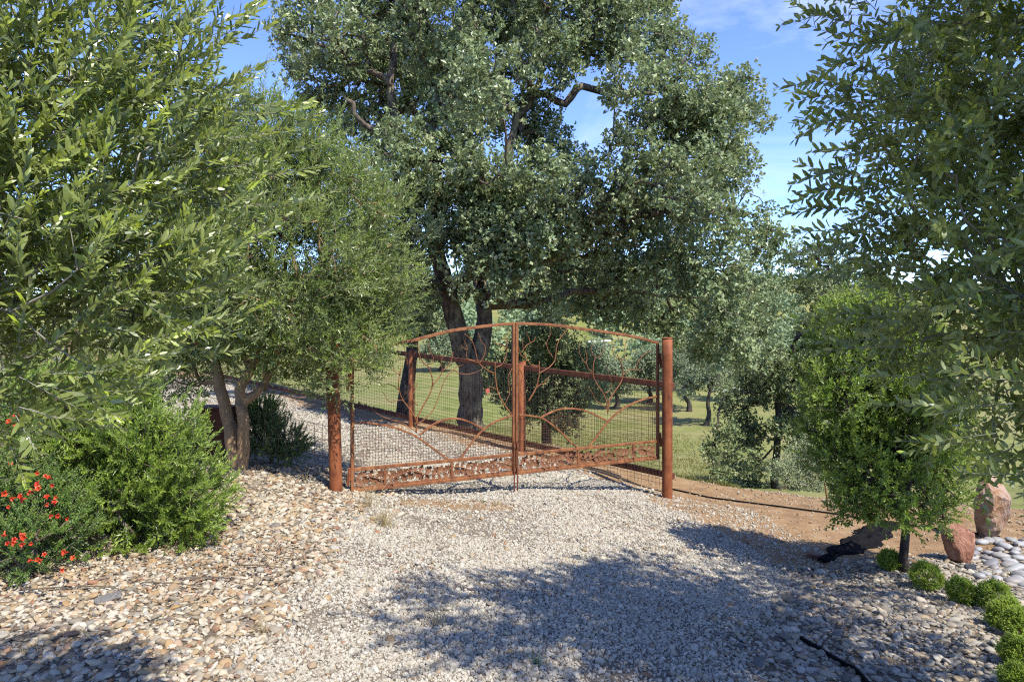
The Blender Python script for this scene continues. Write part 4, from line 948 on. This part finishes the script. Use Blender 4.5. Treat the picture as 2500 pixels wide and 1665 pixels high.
def gate_leaf(label, s0, s1, top, arcs, branches, hinge_side, dividers, hinge_z):
    origin = (GL[0] + GD[0] * s0, GL[1] + GD[1] * s0, ZB)
    t = empty('gate_leaf', origin, GA); tag(t, label, 'gate', 'two leaves of the driveway gate')
    def lp(p): return (p[0] - s0, p[1] - ZB)
    Lw = s1 - s0
    def bar(name, a, b, hw=TH, mat='gate_rust', hy=None, bev=True):
        mb = MB(); a = np.array(a, float); b = np.array(b, float); d = b - a; l = np.linalg.norm(d); d /= l; nrm = np.array([-d[1], d[0]])
        c = (a + b) / 2
        mb.box((c[0], 0, c[1]), l / 2, hy or hw, hw, (d[0], 0, d[1]), (0, 1, 0), (nrm[0], 0, nrm[1]))
        o = mb.build(name, M[mat], t)
        if bev: bevel(o, .003)
        return o
    zt = [lp(p)[1] for p in top]
    z_at = lambda s: float(np.interp(s, [lp(p)[0] for p in top], zt))
    bar('hinge_stile' if hinge_side < 0 else 'meeting_stile', (TH, 0), (TH, z_at(TH) - TH))
    bar('meeting_stile' if hinge_side < 0 else 'hinge_stile', (Lw - TH, 0), (Lw - TH, z_at(Lw - TH) - TH))
    tp = smooth([lp(p) for p in top], 6); tp[0, 0] = .0; tp[-1, 0] = Lw
    mb = MB(); mb.tube(sz3(tp), TH * 1.414, 4, True, up=(0, 0, 1)); bevel(mb.build('top_rail', M['gate_rust'], t), .003)
    bar('bottom_rail', (2 * TH, TH), (Lw - 2 * TH, TH)); bar('band_rail', (2 * TH, ZBAND - ZB), (Lw - 2 * TH, ZBAND - ZB))
    bar('bottom_channel', (2 * TH, TH * 2.5), (Lw - 2 * TH, TH * 2.5), TH * .5, hy=TH * .6, bev=False)
    for dv in dividers: bar('band_divider', (dv - s0, 2 * TH), (dv - s0, ZBAND - ZB - TH), .010)
    # hill arcs
    env_s = np.linspace(2 * TH, Lw - 2 * TH, 500); env = np.full(500, ZBAND - ZB)
    for i, a in enumerate(arcs):
        q = smooth([lp(p) for p in a], 6)
        mb = MB(); mb.tube(sz3(q, -.004 * i), .013, 4, True, up=(0, 0, 1)); bevel(mb.build('hill_arc', M['gate_rust'], t), .002)
        e = np.interp(env_s, q[:, 0], q[:, 1], left=-9, right=-9); env = np.maximum(env, e)
    # fine mesh under the hills
    mb = MB(); pit = .0275; yb = .016
    zs0 = ZBAND - ZB
    s = 2 * TH + .014
    while s < Lw - 2 * TH:
        e = float(np.interp(s, env_s, env))
        if e > zs0 + .02: mb.box((s, yb, (zs0 + e) / 2), .0014, .0014, (e - zs0) / 2)
        s += pit
    z = zs0 + pit
    while z < env.max():
        on = env > z; k = 0
        while k < 500:
            if on[k]:
                j = k
                while j < 499 and on[j + 1]: j += 1
                if env_s[j] - env_s[k] > .03: mb.box(((env_s[j] + env_s[k]) / 2, yb + .003, z), (env_s[j] - env_s[k]) / 2, .0014, .0014)
                k = j + 1
            else: k += 1
        z += pit
    o = mb.build('wire_mesh', M['wire_rusty'], t); o['kind'] = 'stuff'
    # tree branches
    for (fn, r, pts) in branches:
        q = smooth([lp(fn(p)) for p in pts], 5); n = len(q)
        q[:, 0] = np.clip(q[:, 0], .01, Lw - .01)
        q[:, 1] = np.minimum(q[:, 1], [z_at(a) - .004 for a in q[:, 0]])
        rr = [r * (1 - .45 * k / (n - 1)) for k in range(n)]
        mb = MB(); mb.tube(sz3(q, -.004 + .004 * rng.normal()), rr, 7); mb.build('branch', M['gate_rust'], t, True)
    # oak-leaf vine band
    ns = np.linspace(2 * TH + .01, Lw - 2 * TH - .01, 90); zc = (2 * TH + (zs0 - TH)) / 2
    hb = (zs0 - 3 * TH) / 2
    zv = zc + hb * .34 * np.sin(ns * 2 * math.pi / .46 + s0 * 3)
    mb = MB(); mb.tube([(a, 0, b) for a, b in zip(ns, zv)], .006, 6); vine = mb.build('vine_stem', M['vine_rust'], t, True)
    # side tendrils
    k = 0; s = 2 * TH + .03
    while s < Lw - 2 * TH - .03:
        z0 = float(np.interp(s, ns, zv))
        for sd in (1, -1):
            room = (zc + hb - z0) if sd > 0 else (z0 - (zc - hb)); ln = np.clip(room * 1.15, .045, .105)
            an = sd * math.radians(random.uniform(38, 62)) ; dirx = 1 if hinge_side < 0 else 1
            ob = bpy.data.objects.new('metal_leaf', OLM); COL.objects.link(ob); ob.parent = vine
            ob.location = (s + random.uniform(-.008, .008), random.uniform(-.006, .006), z0)
            ob.rotation_euler = (random.uniform(-.25, .25), math.pi / 2 - an, random.uniform(-.3, .3)); ob.scale = (ln * .95,) * 3
        s += .060
    # hinges
    for hz in hinge_z:
        sg = -1 if hinge_side < 0 else 1; x0 = 0 if hinge_side < 0 else Lw
        mb = MB(); mb.box((x0 + sg * .011, -.004, hz + .03), .009, .012, .06); mb.box((x0 + sg * .028, -.004, hz - .02), .009, .012, .05); mb.tube([(x0 + sg * .02, -.016, hz - .07), (x0 + sg * .02, -.016, hz + .09)], .007, 8)
        bevel(mb.build('hinge', M['post_rust'], t), .002)
    # drop rod
    x = Lw - TH if hinge_side < 0 else TH
    gx = GL[0] + GD[0] * (s0 + x); gy = GL[1] + GD[1] * (s0 + x)
    mb = MB(); mb.tube([(x, -.022, .35), (x, -.022, float(gz(gx, gy)) - ZB - .03)], .0075, 8); mb.box((x, -.02, .30), .012, .012, .02); mb.box((x, -.02, .06), .012, .012, .02)
    mb.build('drop_rod', M['fence_rust'], t)
    return t

gl = gate_leaf('left leaf of the rusty double gate, half behind the olive', SL, SC - .003, top_pts, left_arcs, B_left, -1, [G(780 + 500 / 3.135, 1180)[0], G(780 + 1012 / 3.135, 1160)[0]], [.14, 1.0])
grt = gate_leaf('right leaf of the rusty double gate, hung on the taller lit post', SC + .003, SR, top_r, right_arcs, B_right, 1, [G(1220 + 600 / 3.135, 1120)[0], G(1220 + 1020 / 3.135, 1110)[0]], [G(1615, 1078)[1], G(1615, 885)[1]])
# painted red leaf hanging from a branch
s_, z_ = c2((1285, 655)); mb = MB()
o = [(0, 0), (.35, .05), (.5, .25), (.38, .35), (.42, .55), (.2, .6), (.1, .85), (0, 1.0), (-.12, .8), (-.22, .62), (-.42, .55), (-.36, .35), (-.5, .22), (-.35, .04)]
n = len(o); V = [(a * .05, .003 * q, -b * .062) for q in (1, -1) for a, b in o]; Fc = [tuple(range(n)), tuple(range(2 * n - 1, n - 1, -1))] + [(i, (i + 1) % n, n + (i + 1) % n, n + i) for i in range(n)]
mb.add(V, Fc); mb.tube([(0, 0, 0), (.002, 0, .02)], .0015, 5); ob = mb.build('red_leaf_ornament', M['red_leaf'], gl); ob.location = (s_ - SL, -.006, z_ - ZB); ob['label'] = 'single red metal leaf on a branch'

def post(u, vtop, vbot, Y, d, label, lean=(0, 0), mat='post_rust', cap=True):
    b = P(u, vbot, Y); z0 = float(gz(b[0], b[1])); zt = P(u, vtop, Y)[2]
    t = world_parent(empty('gate_post', (b[0], b[1], z0))); tag(t, label, 'post', 'gate posts')
    mb = MB(); lx = lean[0]; n = 9
    pts = [(b[0] + lx * k / n, b[1] + lean[1] * k / n, z0 - .2 + (zt - z0 + .2 - .015) * k / n) for k in range(n + 1)]
    mb.tube(pts, d / 2, 28, True); mb.build('pipe', M[mat], t, True).data.polygons.foreach_set('use_smooth', [True] * (28 * n) + [False, False])
    mb = MB(); p = np.array(pts[-1])
    mb.tube([p, p + [0, 0, .008], p + [0, 0, .014], p + [0, 0, .017]], [d / 2 + .003, d / 2 + .003, d / 2 * .85, d / 2 * .4], 28); mb.build('cap', M[mat], t, True)
    return t
Yl = GL[1] - .05; post(822, 800, 1208, 6.12, .114, 'left gate post dappled with leaf shadow under the olive', (-.045, 0))
post(1629, 824, 1204, 7.72, .118, 'taller evenly lit gate post right of the gate')

# ------------------------------------------------------------------ pipe and mesh fence behind the gate
FD = np.array([-.7249, .6889])
def fl(t): return np.array([1.92, 8.05]) + FD * t
def ftop(t): return .835 + (1.117 - .835) * t / 5.74
def fbot(t): return -.237 + (.046 + .237) * t / 5.74
def pipe_fence():
    t = world_parent(empty('pipe_fence', (*fl(0), float(gz(*fl(0)))))); tag(t, 'rusty pipe fence with square wire mesh, running behind the gate', 'fence')
    FDv = Vector((FD[0], FD[1], 0)); slope = (1.117 - .835) / 5.74; dv = Vector((FD[0], FD[1], slope)).normalized(); nv = Vector((FD[1], -FD[0], 0)); up = dv.cross(nv).normalized()
    T1 = 13.5
    for nm, fz in (('top_rail', ftop), ('bottom_rail', fbot)):
        mb = MB(); tm = T1 / 2; c = (*fl(tm), fz(tm)); mb.box(c, T1 / 2 / math.cos(math.atan(slope)), .020, .036, dv, nv, up)
        bevel(mb.build(nm, M['fence_rust'], t), .004)
    for tp in (2.447, 4.99, 7.6, 10.2, 12.8):
        p = fl(tp); z0 = float(gz(*p)) - .2; zt = ftop(tp) + .075
        pc = np.array([p[0], p[1]]) - np.array([nv[0], nv[1]]) * 0
        mb = MB(); n = 20; r = .053
        V = [(pc[0] + r * math.cos(6.283 * k / n), pc[1] + r * math.sin(6.283 * k / n), z0) for k in range(n)] + [(pc[0] + r * math.cos(6.283 * k / n), pc[1] + r * math.sin(6.283 * k / n), zt + .022 * math.sin(6.283 * k / n + .6)) for k in range(n)]
        mb.add(V, [(k, (k + 1) % n, n + (k + 1) % n, n + k) for k in range(n)] + [tuple(n + k for k in range(n))]); mb.build('post', M['post_rust'], t, True)
    mb = MB(); s = .03; wv = -nv * .024
    while s < T1:
        p = fl(s); a = fbot(s) + .0; b = ftop(s)
        ext = .16 if s < 4 else .0
        mb.box((p[0] + wv.x, p[1] + wv.y, (a + b - ext) / 2), .0016, .0016, (b - a + ext) / 2)
        s += .0508
    z = -.12
    while z < 1.07:
        tm = T1 / 2; p = fl(tm); l = T1 / 2
        if z < 0: tm = 2.0; p = fl(tm); l = 2.0
        mb.box((p[0] + wv.x, p[1] + wv.y, fbot(tm) + z + .01), l / math.cos(math.atan(slope)), .0016, .0016, dv, nv, up)
        z += .0508
    o = mb.build('wire_mesh', M['wire'], t); o['kind'] = 'stuff'
pipe_fence()

# low field-wire fence running left from the left post
def low_fence():
    a = np.array([P(838, 0, 6.2)[0] - .12, 6.25]); b = np.array([-3.9, 6.75]); d = (b - a); L = np.linalg.norm(d); d /= L
    t = world_parent(empty('wire_fence', (a[0], a[1], float(gz(*a))))); tag(t, 'low sagging welded wire fence from the left post past the olive', 'fence')
    mb = MB(); s = 0; H = .58
    bow = lambda s, z: .025 * math.sin(s * 2.1 + z * 3) + .012 * math.sin(s * 7)
    nv = np.array([-d[1], d[0]])
    while s < L:
        p = a + d * s; g = float(gz(*p)); hh = H - .05 * math.sin(min(s, 2) * 1.57)
        mb.tube([(p[0] + nv[0] * bow(s, z), p[1] + nv[1] * bow(s, z), g - .02 + z) for z in np.linspace(0, hh, 5)], .0022, 4); s += .0762
    for k in range(8):
        z = .02 + k * .0762; pts = []
        for s in np.linspace(0, L, 30):
            p = a + d * s; g = float(gz(*p)); zz = min(z, H - .05 * math.sin(min(s, 2) * 1.57)) - .012 * math.sin(s * 3.3 + k)
            pts.append((p[0] + nv[0] * bow(s, z), p[1] + nv[1] * bow(s, z), g + zz))
        mb.tube(pts, .0022, 4)
    o = mb.build('wire_mesh', M['wire'], t); o['kind'] = 'stuff'
low_fence()
# rusted steel box behind the olive trunk
b = P(530, 1060, 6.75); g0 = float(gz(b[0], b[1])); t = world_parent(empty('steel_box', (b[0], b[1], g0))); tag(t, 'dark rust-brown steel box in shade behind the olive trunk', 'box')
mb = MB(); mb.box((b[0], b[1], g0 + .25), .15, .12, .30); bevel(mb.build('body', M['fence_rust'], t), .006)
mb = MB(); mb.box((b[0], b[1], g0 + .56), .165, .135, .012); bevel(mb.build('lid', M['fence_rust'], t), .004)

# ------------------------------------------------------------------ boulders and cobbles
def rock_mesh(name, pts_scale, seed, cuts, sub=3, amp=.10, crag=0.0):
    import bmesh
    r = np.random.default_rng(seed); bm = bmesh.new(); bmesh.ops.create_icosphere(bm, subdivisions=sub, radius=1)
    V = np.array([v.co[:] for v in bm.verts])
    for k in range(cuts):
        n = norm(r.normal(size=3)); h = r.uniform(.6, .86); dd = V @ n; V = V - np.maximum(dd - h, 0)[:, None] * n
    for fq in (1.7, 3.6, 8.0):
        V = V * (1 + amp / fq * 1.6 * np.sin(V @ (r.normal(size=3) * fq) + r.uniform(0, 6)) * np.cos(V @ (r.normal(size=3) * fq)))[:, None]
    if crag:
        for fq in (5, 11, 23):
            n1 = r.normal(size=3) * fq; n2 = r.normal(size=3) * fq * [1, 1, .4]
            V = V * (1 - crag / fq * 5 * np.abs(np.sin(V @ n1 + 1.7 * np.sin(V @ n2))) ** .6)[:, None]
    V = V * np.array(pts_scale)
    for v, c in zip(bm.verts, V): v.co = c
    me = bpy.data.meshes.new(name); bm.to_mesh(me); bm.free(); return me
def boulder_mat(name, stops):
    m, t, b = mat_base(name); tcn = t.nodes.new("ShaderNodeTexCoord"); mpn = N(t, "ShaderNodeMapping", Scale=(1, 1, .5)); mpn.inputs['Rotation'].default_value = (.3, .5, 0); t.links.new(tcn.outputs['Object'], mpn.inputs[0])
    n1 = noise(t, 7, 7, mpn.outputs[0], .65, 1.2); n2 = noise(t, 40, 5)
    c = ramp(t, stops, n1); c = mixc(t, math_(t, 'MULTIPLY', n2, .35), c, stops[0][1]); t.links.new(c, b.inputs['Base Color']); b.inputs['Roughness'].default_value = .7
    bump(t, b, n1, 1.0, .05); return m
bm1 = boulder_mat('rust_boulder', [(.3, (.12, .045, .025)), (.48, (.26, .11, .06)), (.6, (.34, .17, .10)), (.78, (.42, .30, .22))])
bm2 = boulder_mat('pink_boulder', [(.28, (.16, .065, .022)), (.42, (.27, .14, .06)), (.55, (.33, .24, .18)), (.72, (.40, .34, .29))])
g = gpt(2342, 1372, 3)
o = link('boulder', rock_mesh('boulder', (.15, .13, .235), 4, 26, 4, .10, .07), None, bm1); o.location = g + [0, 0, .13]; o.rotation_euler = (0, .12, .5); tag(o, 'dark rust-brown upright boulder behind the boxwoods', 'boulder')
g = gpt(2430, 1318, 3)
o = link('boulder', rock_mesh('boulder', (.25, .20, .42), 9, 30, 4, .10, .07), None, bm2); o.location = g + [.02, .1, .22]; o.rotation_euler = (0, -.12, 1.0); tag(o, 'large pink and orange boulder with pale cracked faces', 'boulder')
m, t_, b_ = mat_base('cobble'); oi = t_.nodes.new("ShaderNodeObjectInfo"); n1 = noise(t_, 9, 4)
cc = ramp(t_, [(0, (.19, .19, .19)), (.45, (.29, .29, .28)), (.8, (.22, .20, .18)), (1, (.13, .13, .14))], oi.outputs['Random']); cc = mixc(t_, math_(t_, 'MULTIPLY', n1, .3), cc, (.20, .18, .155))
t_.links.new(cc, b_.inputs['Base Color']); b_.inputs['Roughness'].default_value = .6; M['cobble'] = m
cms = []
for k in range(5):
    me = rock_mesh('cobble', (1, .68, .42), 40 + k, 0, 2, .06); me.polygons.foreach_set('use_smooth', [True] * len(me.polygons)); me.materials.append(M['cobble']); cms.append(me)
placed = []
for tr in range(900):
    u = random.uniform(2360, 2640); v = random.uniform(1322, 1440)
    if v > 1360 + .45 * (u - 2360) + 40 or len(placed) > 75: continue
    g = gpt(u, v, 3); 
    if any((g[0] - q[0]) ** 2 + (g[1] - q[1]) ** 2 < .075 ** 2 for q in placed): continue
    if math.hypot(g[0] - gpt(2342, 1372, 3)[0], g[1] - gpt(2342, 1372, 3)[1]) < .15: continue
    placed.append(g); s = random.uniform(.042, .072)
    o = link('cobble', cms[tr % 5]); o.location = g + [0, 0, s * .25]; o.scale = (s,) * 3; o.rotation_euler = (random.gauss(0, .15), random.gauss(0, .15), random.uniform(0, 6.28))
    tag(o, 'smooth pale grey cobble in the pile right of the boulders', 'cobble', 'pale cobbles beside the boulders')
me = rock_mesh('stone', (1, .7, .45), 77, 3, 3, .08); me.polygons.foreach_set('use_smooth', [True] * len(me.polygons)); me.materials.append(bm1)
g = gpt(1985, 1362, 3); o = link('stone', me); o.location = g + [0, 0, .02]; o.scale = (.065,) * 3; o.rotation_euler = (0, .1, .4); tag(o, 'flat brown stone on the dirt left of the black fabric', 'stone')
dk = boulder_mat('dark_stone', [(.3, (.04, .045, .055)), (.6, (.09, .10, .12)), (.8, (.13, .14, .16))])
me = rock_mesh('stone', (1, .7, .55), 78, 2, 3, .06); me.polygons.foreach_set('use_smooth', [True] * len(me.polygons)); me.materials.append(dk)
g = gpt(2372, 1392, 3); o = link('stone', me); o.location = g + [0, 0, .02]; o.scale = (.05,) * 3; tag(o, 'blue-black stone at the foot of the rust-brown boulder', 'stone')
gs = boulder_mat('grey_stone', [(.3, (.22, .20, .17)), (.6, (.40, .37, .33)), (.8, (.5, .47, .42))])
for (u, v, s, lab) in [(1408, 1365, .042, 'lone grey stone lying in the middle of the drive'), (1088, 1470, .05, 'flat grey stone at the shadow edge in the drive'), (265, 1470, .07, 'larger brown-grey stone among the pebbles, lower left')]:
    me = rock_mesh('stone', (1, .75, .5), int(u), 5, 3, .08); me.materials.append(gs); g = gpt(u, v, 2); o = link('stone', me); o.location = g + [0, 0, s * .2]; o.scale = (s,) * 3; o.rotation_euler = (0, 0, u); tag(o, lab, 'stone')

# ------------------------------------------------------------------ small things on the ground
m, t_, b_ = mat_base('black_plastic'); b_.inputs['Base Color'].default_value = (.02, .02, .022, 1); b_.inputs['Roughness'].default_value = .9; b_.inputs['Specular IOR Level'].default_value = .03; M['black'] = m
n1 = noise(t_, 30, 4); t_.links.new(ramp(t_, [(.3, (.005, .005, .006)), (.7, (.012, .011, .011))], n1), b_.inputs['Base Color'])
pts = []
for k in range(14):
    x_ = 1.95 + k * .19; y_ = 8.35 - (x_ - 1.95) * (.689 / .725) * .92 + .05 * math.sin(k * .9); pts.append(np.array([x_, y_, float(gz(x_, y_)) + .012]))
mb = MB(); mb.tube([tuple(q) for q in smooth(pts, 5)], .0085, 10); tag(mb.build('irrigation_hose', M['black'], None, True), 'dark irrigation hose lying along the dirt crest', 'hose')
pts = [gpt(u, v, 2) + [0, 0, .012] for (u, v) in [(1955, 1565), (1975, 1578), (2010, 1600), (2050, 1622), (2090, 1645), (2130, 1690)]]
mb = MB(); q = smooth(pts, 5)
for k in range(len(q) - 1):
    a, c = q[k], q[k + 1]; dd = norm(c - a); mb.box((a + c) / 2, np.linalg.norm(c - a) / 2 + .002, .006, .012, dd, np.cross([0, 0, 1], dd), (0, 0, 1))
tag(mb.build('edging_strip', M['black']), 'black plastic edging strip half buried in pebbles, lower right', 'edging')
# crumpled landscape fabric
ctr = [(2175, 1280), (2140, 1298), (2112, 1322), (2080, 1338), (2045, 1352), (2005, 1375)]
ctr = smooth([gpt(u, v, 3) for u, v in ctr], 10); n = len(ctr); wv = 15; V = []
for i, c in enumerate(ctr):
    d = norm(ctr[min(i + 1, n - 1)] - ctr[max(i - 1, 0)]); s_ = np.cross([0, 0, 1], d); f = i / (n - 1)
    wd = .07 + .20 * math.sin(math.pi * min(1, f * 1.0 + .12)) ** .6 + .05 * math.sin(i * .55 + 1)
    for j in range(wv):
        q = j / (wv - 1) * 2 - 1; p = c + s_ * q * wd * .55 + d * .03 * math.sin(j * .9 + i * .2)
        fold = .5 + .5 * math.sin(q * 7 + i * .35 + 1.5 * math.sin(i * .22)); fold = fold ** 2 * .055 + .02 * math.sin(i * .8 + q * 3)
        z = float(gz(p[0], p[1])) + .006 + max(0, fold) * (1 - q * q) * (.5 + .5 * math.sin(math.pi * f))
        V.append((p[0] + rng.normal(0, .004), p[1] + rng.normal(0, .004), z + rng.normal(0, .002)))
Fc = [(i * wv + j, i * wv + j + 1, (i + 1) * wv + j + 1, (i + 1) * wv + j) for i in range(n - 1) for j in range(wv - 1)]
me = bpy.data.meshes.new('landscape_fabric'); me.from_pydata(V, [], Fc); me.update(); me.polygons.foreach_set('use_smooth', [True] * len(me.polygons))
o = link('landscape_fabric', me, None, M['black']); sd = o.modifiers.new('s', 'SOLIDIFY'); sd.thickness = .003; tag(o, 'crumpled black landscape fabric lying between dirt and pebbles', 'fabric')
# stake
g = gpt(2023, 1246, 4); mb = MB(); mb.tube([g - [0, 0, .05], g + [-.02, 0, .14], g + [-.045, 0, .30]], [.008, .0075, .007], 8); tag(mb.build('stake', M['fence_rust']), 'thin leaning rusty stake beside the hose', 'stake')
# dry grass tufts and weeds
m, t_, b_ = mat_base('dry_grass'); oi = t_.nodes.new("ShaderNodeNewGeometry"); t_.links.new(ramp(t_, [(0, (.30, .22, .10)), (1, (.48, .38, .20))], oi.outputs['Random Per Island']), b_.inputs['Base Color']); b_.inputs['Roughness'].default_value = .8; M['dry'] = m
m, t_, b_ = mat_base('green_weed'); b_.inputs['Base Color'].default_value = (.12, .17, .06, 1); M['weed'] = m
def tuft(u, v, n, h, sp, mat, label, name='dry_grass_tuft', cat='grass'):
    g = gpt(u, v, 2); mb = MB()
    for k in range(n):
        a = random.uniform(0, 6.28); r = abs(random.gauss(0, sp * .35)); p = g + [r * math.cos(a), r * math.sin(a), 0]; p[2] = float(gz(p[0], p[1])); l = h * random.uniform(.5, 1.1); a2 = random.uniform(0, 6.28); ln = random.uniform(.15, .8) * l
        q1 = p + [math.cos(a2) * ln * .35, math.sin(a2) * ln * .35, l * .6]; q2 = p + [math.cos(a2) * ln, math.sin(a2) * ln, l * random.uniform(.7, 1)]
        mb.tube([p, q1, q2], [.0016, .0013, .0005], 3, False)
    tag(mb.build(name, M[mat]), label, cat)
tuft(935, 1285, 90, .16, .16, 'dry', 'dry straw grass tuft below the left gate leaf'); tuft(900, 1235, 46, .20, .12, 'dry', 'taller straw stalks right of the left gate post')
tuft(1060, 1530, 26, .12, .10, 'dry', 'sparse dry stalks at the edge of the tree shadow'); tuft(1215, 1235, 40, .07, .10, 'dry', 'short dry tuft before the gate centre'); tuft(1310, 1625, 26, .06, .06, 'weed', 'small green weed in the shaded gravel', 'weed', 'weed')
tuft(1180, 1228, 14, .035, .03, 'weed', 'tiny green weed at the foot of the gate centre', 'weed', 'weed'); tuft(2300, 1480, 12, .06, .04, 'dry', 'few dry stalks between the boxwoods'); tuft(2120, 1460, 10, .07, .05, 'dry', 'looped dry stalks in the shaded pebbles')
tuft(1920, 1195, 70, .16, .5, 'dry', 'dry grass fringe along the dirt crest'); tuft(2110, 1225, 90, .2, .5, 'dry', 'grey dry weeds at the crest below the young tree'); tuft(745, 1180, 8, .16, .03, 'dry', 'single pale seed stalk left of the left post')
tuft(640, 1545, 30, .05, .1, 'dry', 'flattened dry grass at the left pebble edge'); tuft(60, 1600, 14, .05, .06, 'dry', 'dry blades in the pebbles at lower left')
# leaf litter by the bush
n = 1500; x = rng.uniform(-3.4, -1.3, n); y = 4.15 + rng.normal(0, .28, n) + .1 * (x + 2.3); p = np.stack([x, y, gz(x, y) + .018 + rng.uniform(0, .012, n)], -1)
V, T, A = bake(p, norm(rdir(n) * [1, 1, .25]), norm(rdir(n) * .6 + [0, 0, 1]), rng.uniform(.02, .045, n), rng.uniform(.008, .014, n), rng.random(n), np.zeros(n), LEAF4)
M['litter'] = leaf_mat('dead_leaf', (.05, .034, .022), (.13, .10, .07), (.2, .1, .05), (.12, .095, .07), .1)
o = foliage('leaf_litter', [(V, T, A)], M['litter'], None); tag(o, 'dry fallen leaves along the foot of the front-left bush', 'leaf litter', kind='stuff')
n = 1400; x = rng.uniform(-1.4, 4.5, n); y = rng.uniform(2.4, 8.2, n); kk = (zones(x, y)[3] < .3) & (rng.random(n) < .25 + .75 * (vnoise(x, y, .6, 51) > .6)); x, y = x[kk], y[kk]; n = len(x); p = np.stack([x, y, gz(x, y) + .012 + rng.uniform(0, .01, n)], -1)
o = foliage('dry_leaves', [bake(p, norm(rdir(n) * [1, 1, .25]), norm(rdir(n) * .6 + [0, 0, 1]), rng.uniform(.015, .04, n), rng.uniform(.006, .012, n), rng.random(n), np.zeros(n), LEAF4)], M['litter'], None); tag(o, 'dry brown leaves strewn over the drive and dirt', 'leaf litter', kind='stuff')
mb = MB()
for k in range(5):
    g = gpt([250, 420, 520, 640, 130][k], [1448, 1440, 1425, 1395, 1450][k], 2); a = random.uniform(-.4, .4); l = random.uniform(.12, .22)
    mbk = MB(); d = np.array([math.cos(a), math.sin(a), 0]); pts = [g - d * l, g + [0, .02, .012], g + d * l]
    for q in pts: q[2] = float(gz(q[0], q[1])) + .026
    mbk.tube(pts, [.004, .0035, .002], 6); tag(mbk.build('fallen_twig', M['twig_brown']), ['thin dry twig before the middle of the front-left bush', 'dry twig lying under the right half of the front-left bush', 'dry twig at the right foot of the front-left bush', 'dry twig on the pebbles right of the front-left bush', 'dry twig before the red-flowered shrub'][k], 'twig', 'fallen twigs by the bush')

# field grass on the slope past the crest
n = 60000; a = rng.uniform(-.30, .32, n); r_ = 9 + 32 * rng.random(n) ** 1.6; x = np.sin(a) * r_; y = np.cos(a) * r_; k = fence_d(x, y) - .45 * np.maximum(x - 2.8, 0) > .95; x, y = x[k], y[k]; n = len(x)
x = x + rng.normal(0, .05, n); p = np.stack([x, y, gz(x, y) - .01], -1); h = rng.uniform(.02, .065, n) * (.6 + .8 * vnoise(x, y, .8, 41)) * (1 + r_[k] / 40)
M['grass'] = leaf_mat('field_grass', (.045, .056, .014), (.10, .105, .03), (.20, .165, .085), (.085, .095, .03), .3, .7, .1)
o = foliage('field_grass', [bake(p, norm(rdir(n) * .55 + [0, 0, 1]), rdir(n), h, h * .16 + .004 * r_[k] / 12, rng.random(n), (rng.random(n) < .3) * .8, LEAF2)], M['grass'], None); tag(o, 'short green and straw grass growing on the slope past the dirt crest', 'grass', kind='stuff')

# ------------------------------------------------------------------ far things in the valley
m, t_, b_ = mat_base('white_paint'); b_.inputs['Base Color'].default_value = (.8, .8, .78, 1); M['white'] = m
m, t_, b_ = mat_base('shed_wall'); b_.inputs['Base Color'].default_value = (.22, .22, .20, 1); M['shedwall'] = m
c = P(1462, 832, 118); gzc = float(gz(c[0], c[1])); c[2] = gzc
t = world_parent(empty('shed', c)); tag(t, 'distant low shed with a white roof across the valley', 'shed')
hz = P(1462, 833, 118)[2]
mb = MB(); mb.box((c[0], c[1], (gzc + hz) / 2 - .3), 1.6, 1.3, max(.5, (hz - gzc) / 2)); mb.build('wall', M['shedwall'], t)
mb = MB(); mb.box((c[0], c[1], max(hz, gzc + 1.2) + .0), 1.9, 1.6, .08, (.995, 0, .06)); mb.build('roof', M['white'], t)
m, t_, b_ = mat_base('pond_water'); b_.inputs['Base Color'].default_value = (.02, .04, .08, 1); b_.inputs['Roughness'].default_value = .08; M['water'] = m
m, t_, b_ = mat_base('lane_gravel'); b_.inputs['Base Color'].default_value = (.32, .31, .31, 1); b_.inputs['Roughness'].default_value = .9; M['lane'] = m
def patch(name, u, v, ru, rv_, mat, label):
    c = gpt(u, v, 14); V = [tuple(c)]; 
    for k in range(24):
        q = gpt(u + ru * math.cos(6.283 * k / 24) * (1 + .15 * math.sin(k * 2.1)), v + rv_ * math.sin(6.283 * k / 24), 14); V.append((q[0], q[1], max(q[2], c[2]) + .06))
    V[0] = (c[0], c[1], c[2] + .06); me = bpy.data.meshes.new(name); me.from_pydata(V, [], [(0, 1 + k, 1 + (k + 1) % 24) for k in range(24)]); me.update()
    if me.polygons[0].normal.z < 0: me.flip_normals()
    tag(link(name, me, None, M[mat]), label, kind='structure')
patch('pond', 1497, 912, 20, 4, 'water', 'small blue pond far down in the valley')
patch('lane', 1775, 953, 45, 5, 'lane', 'grey lane crossing the valley floor')
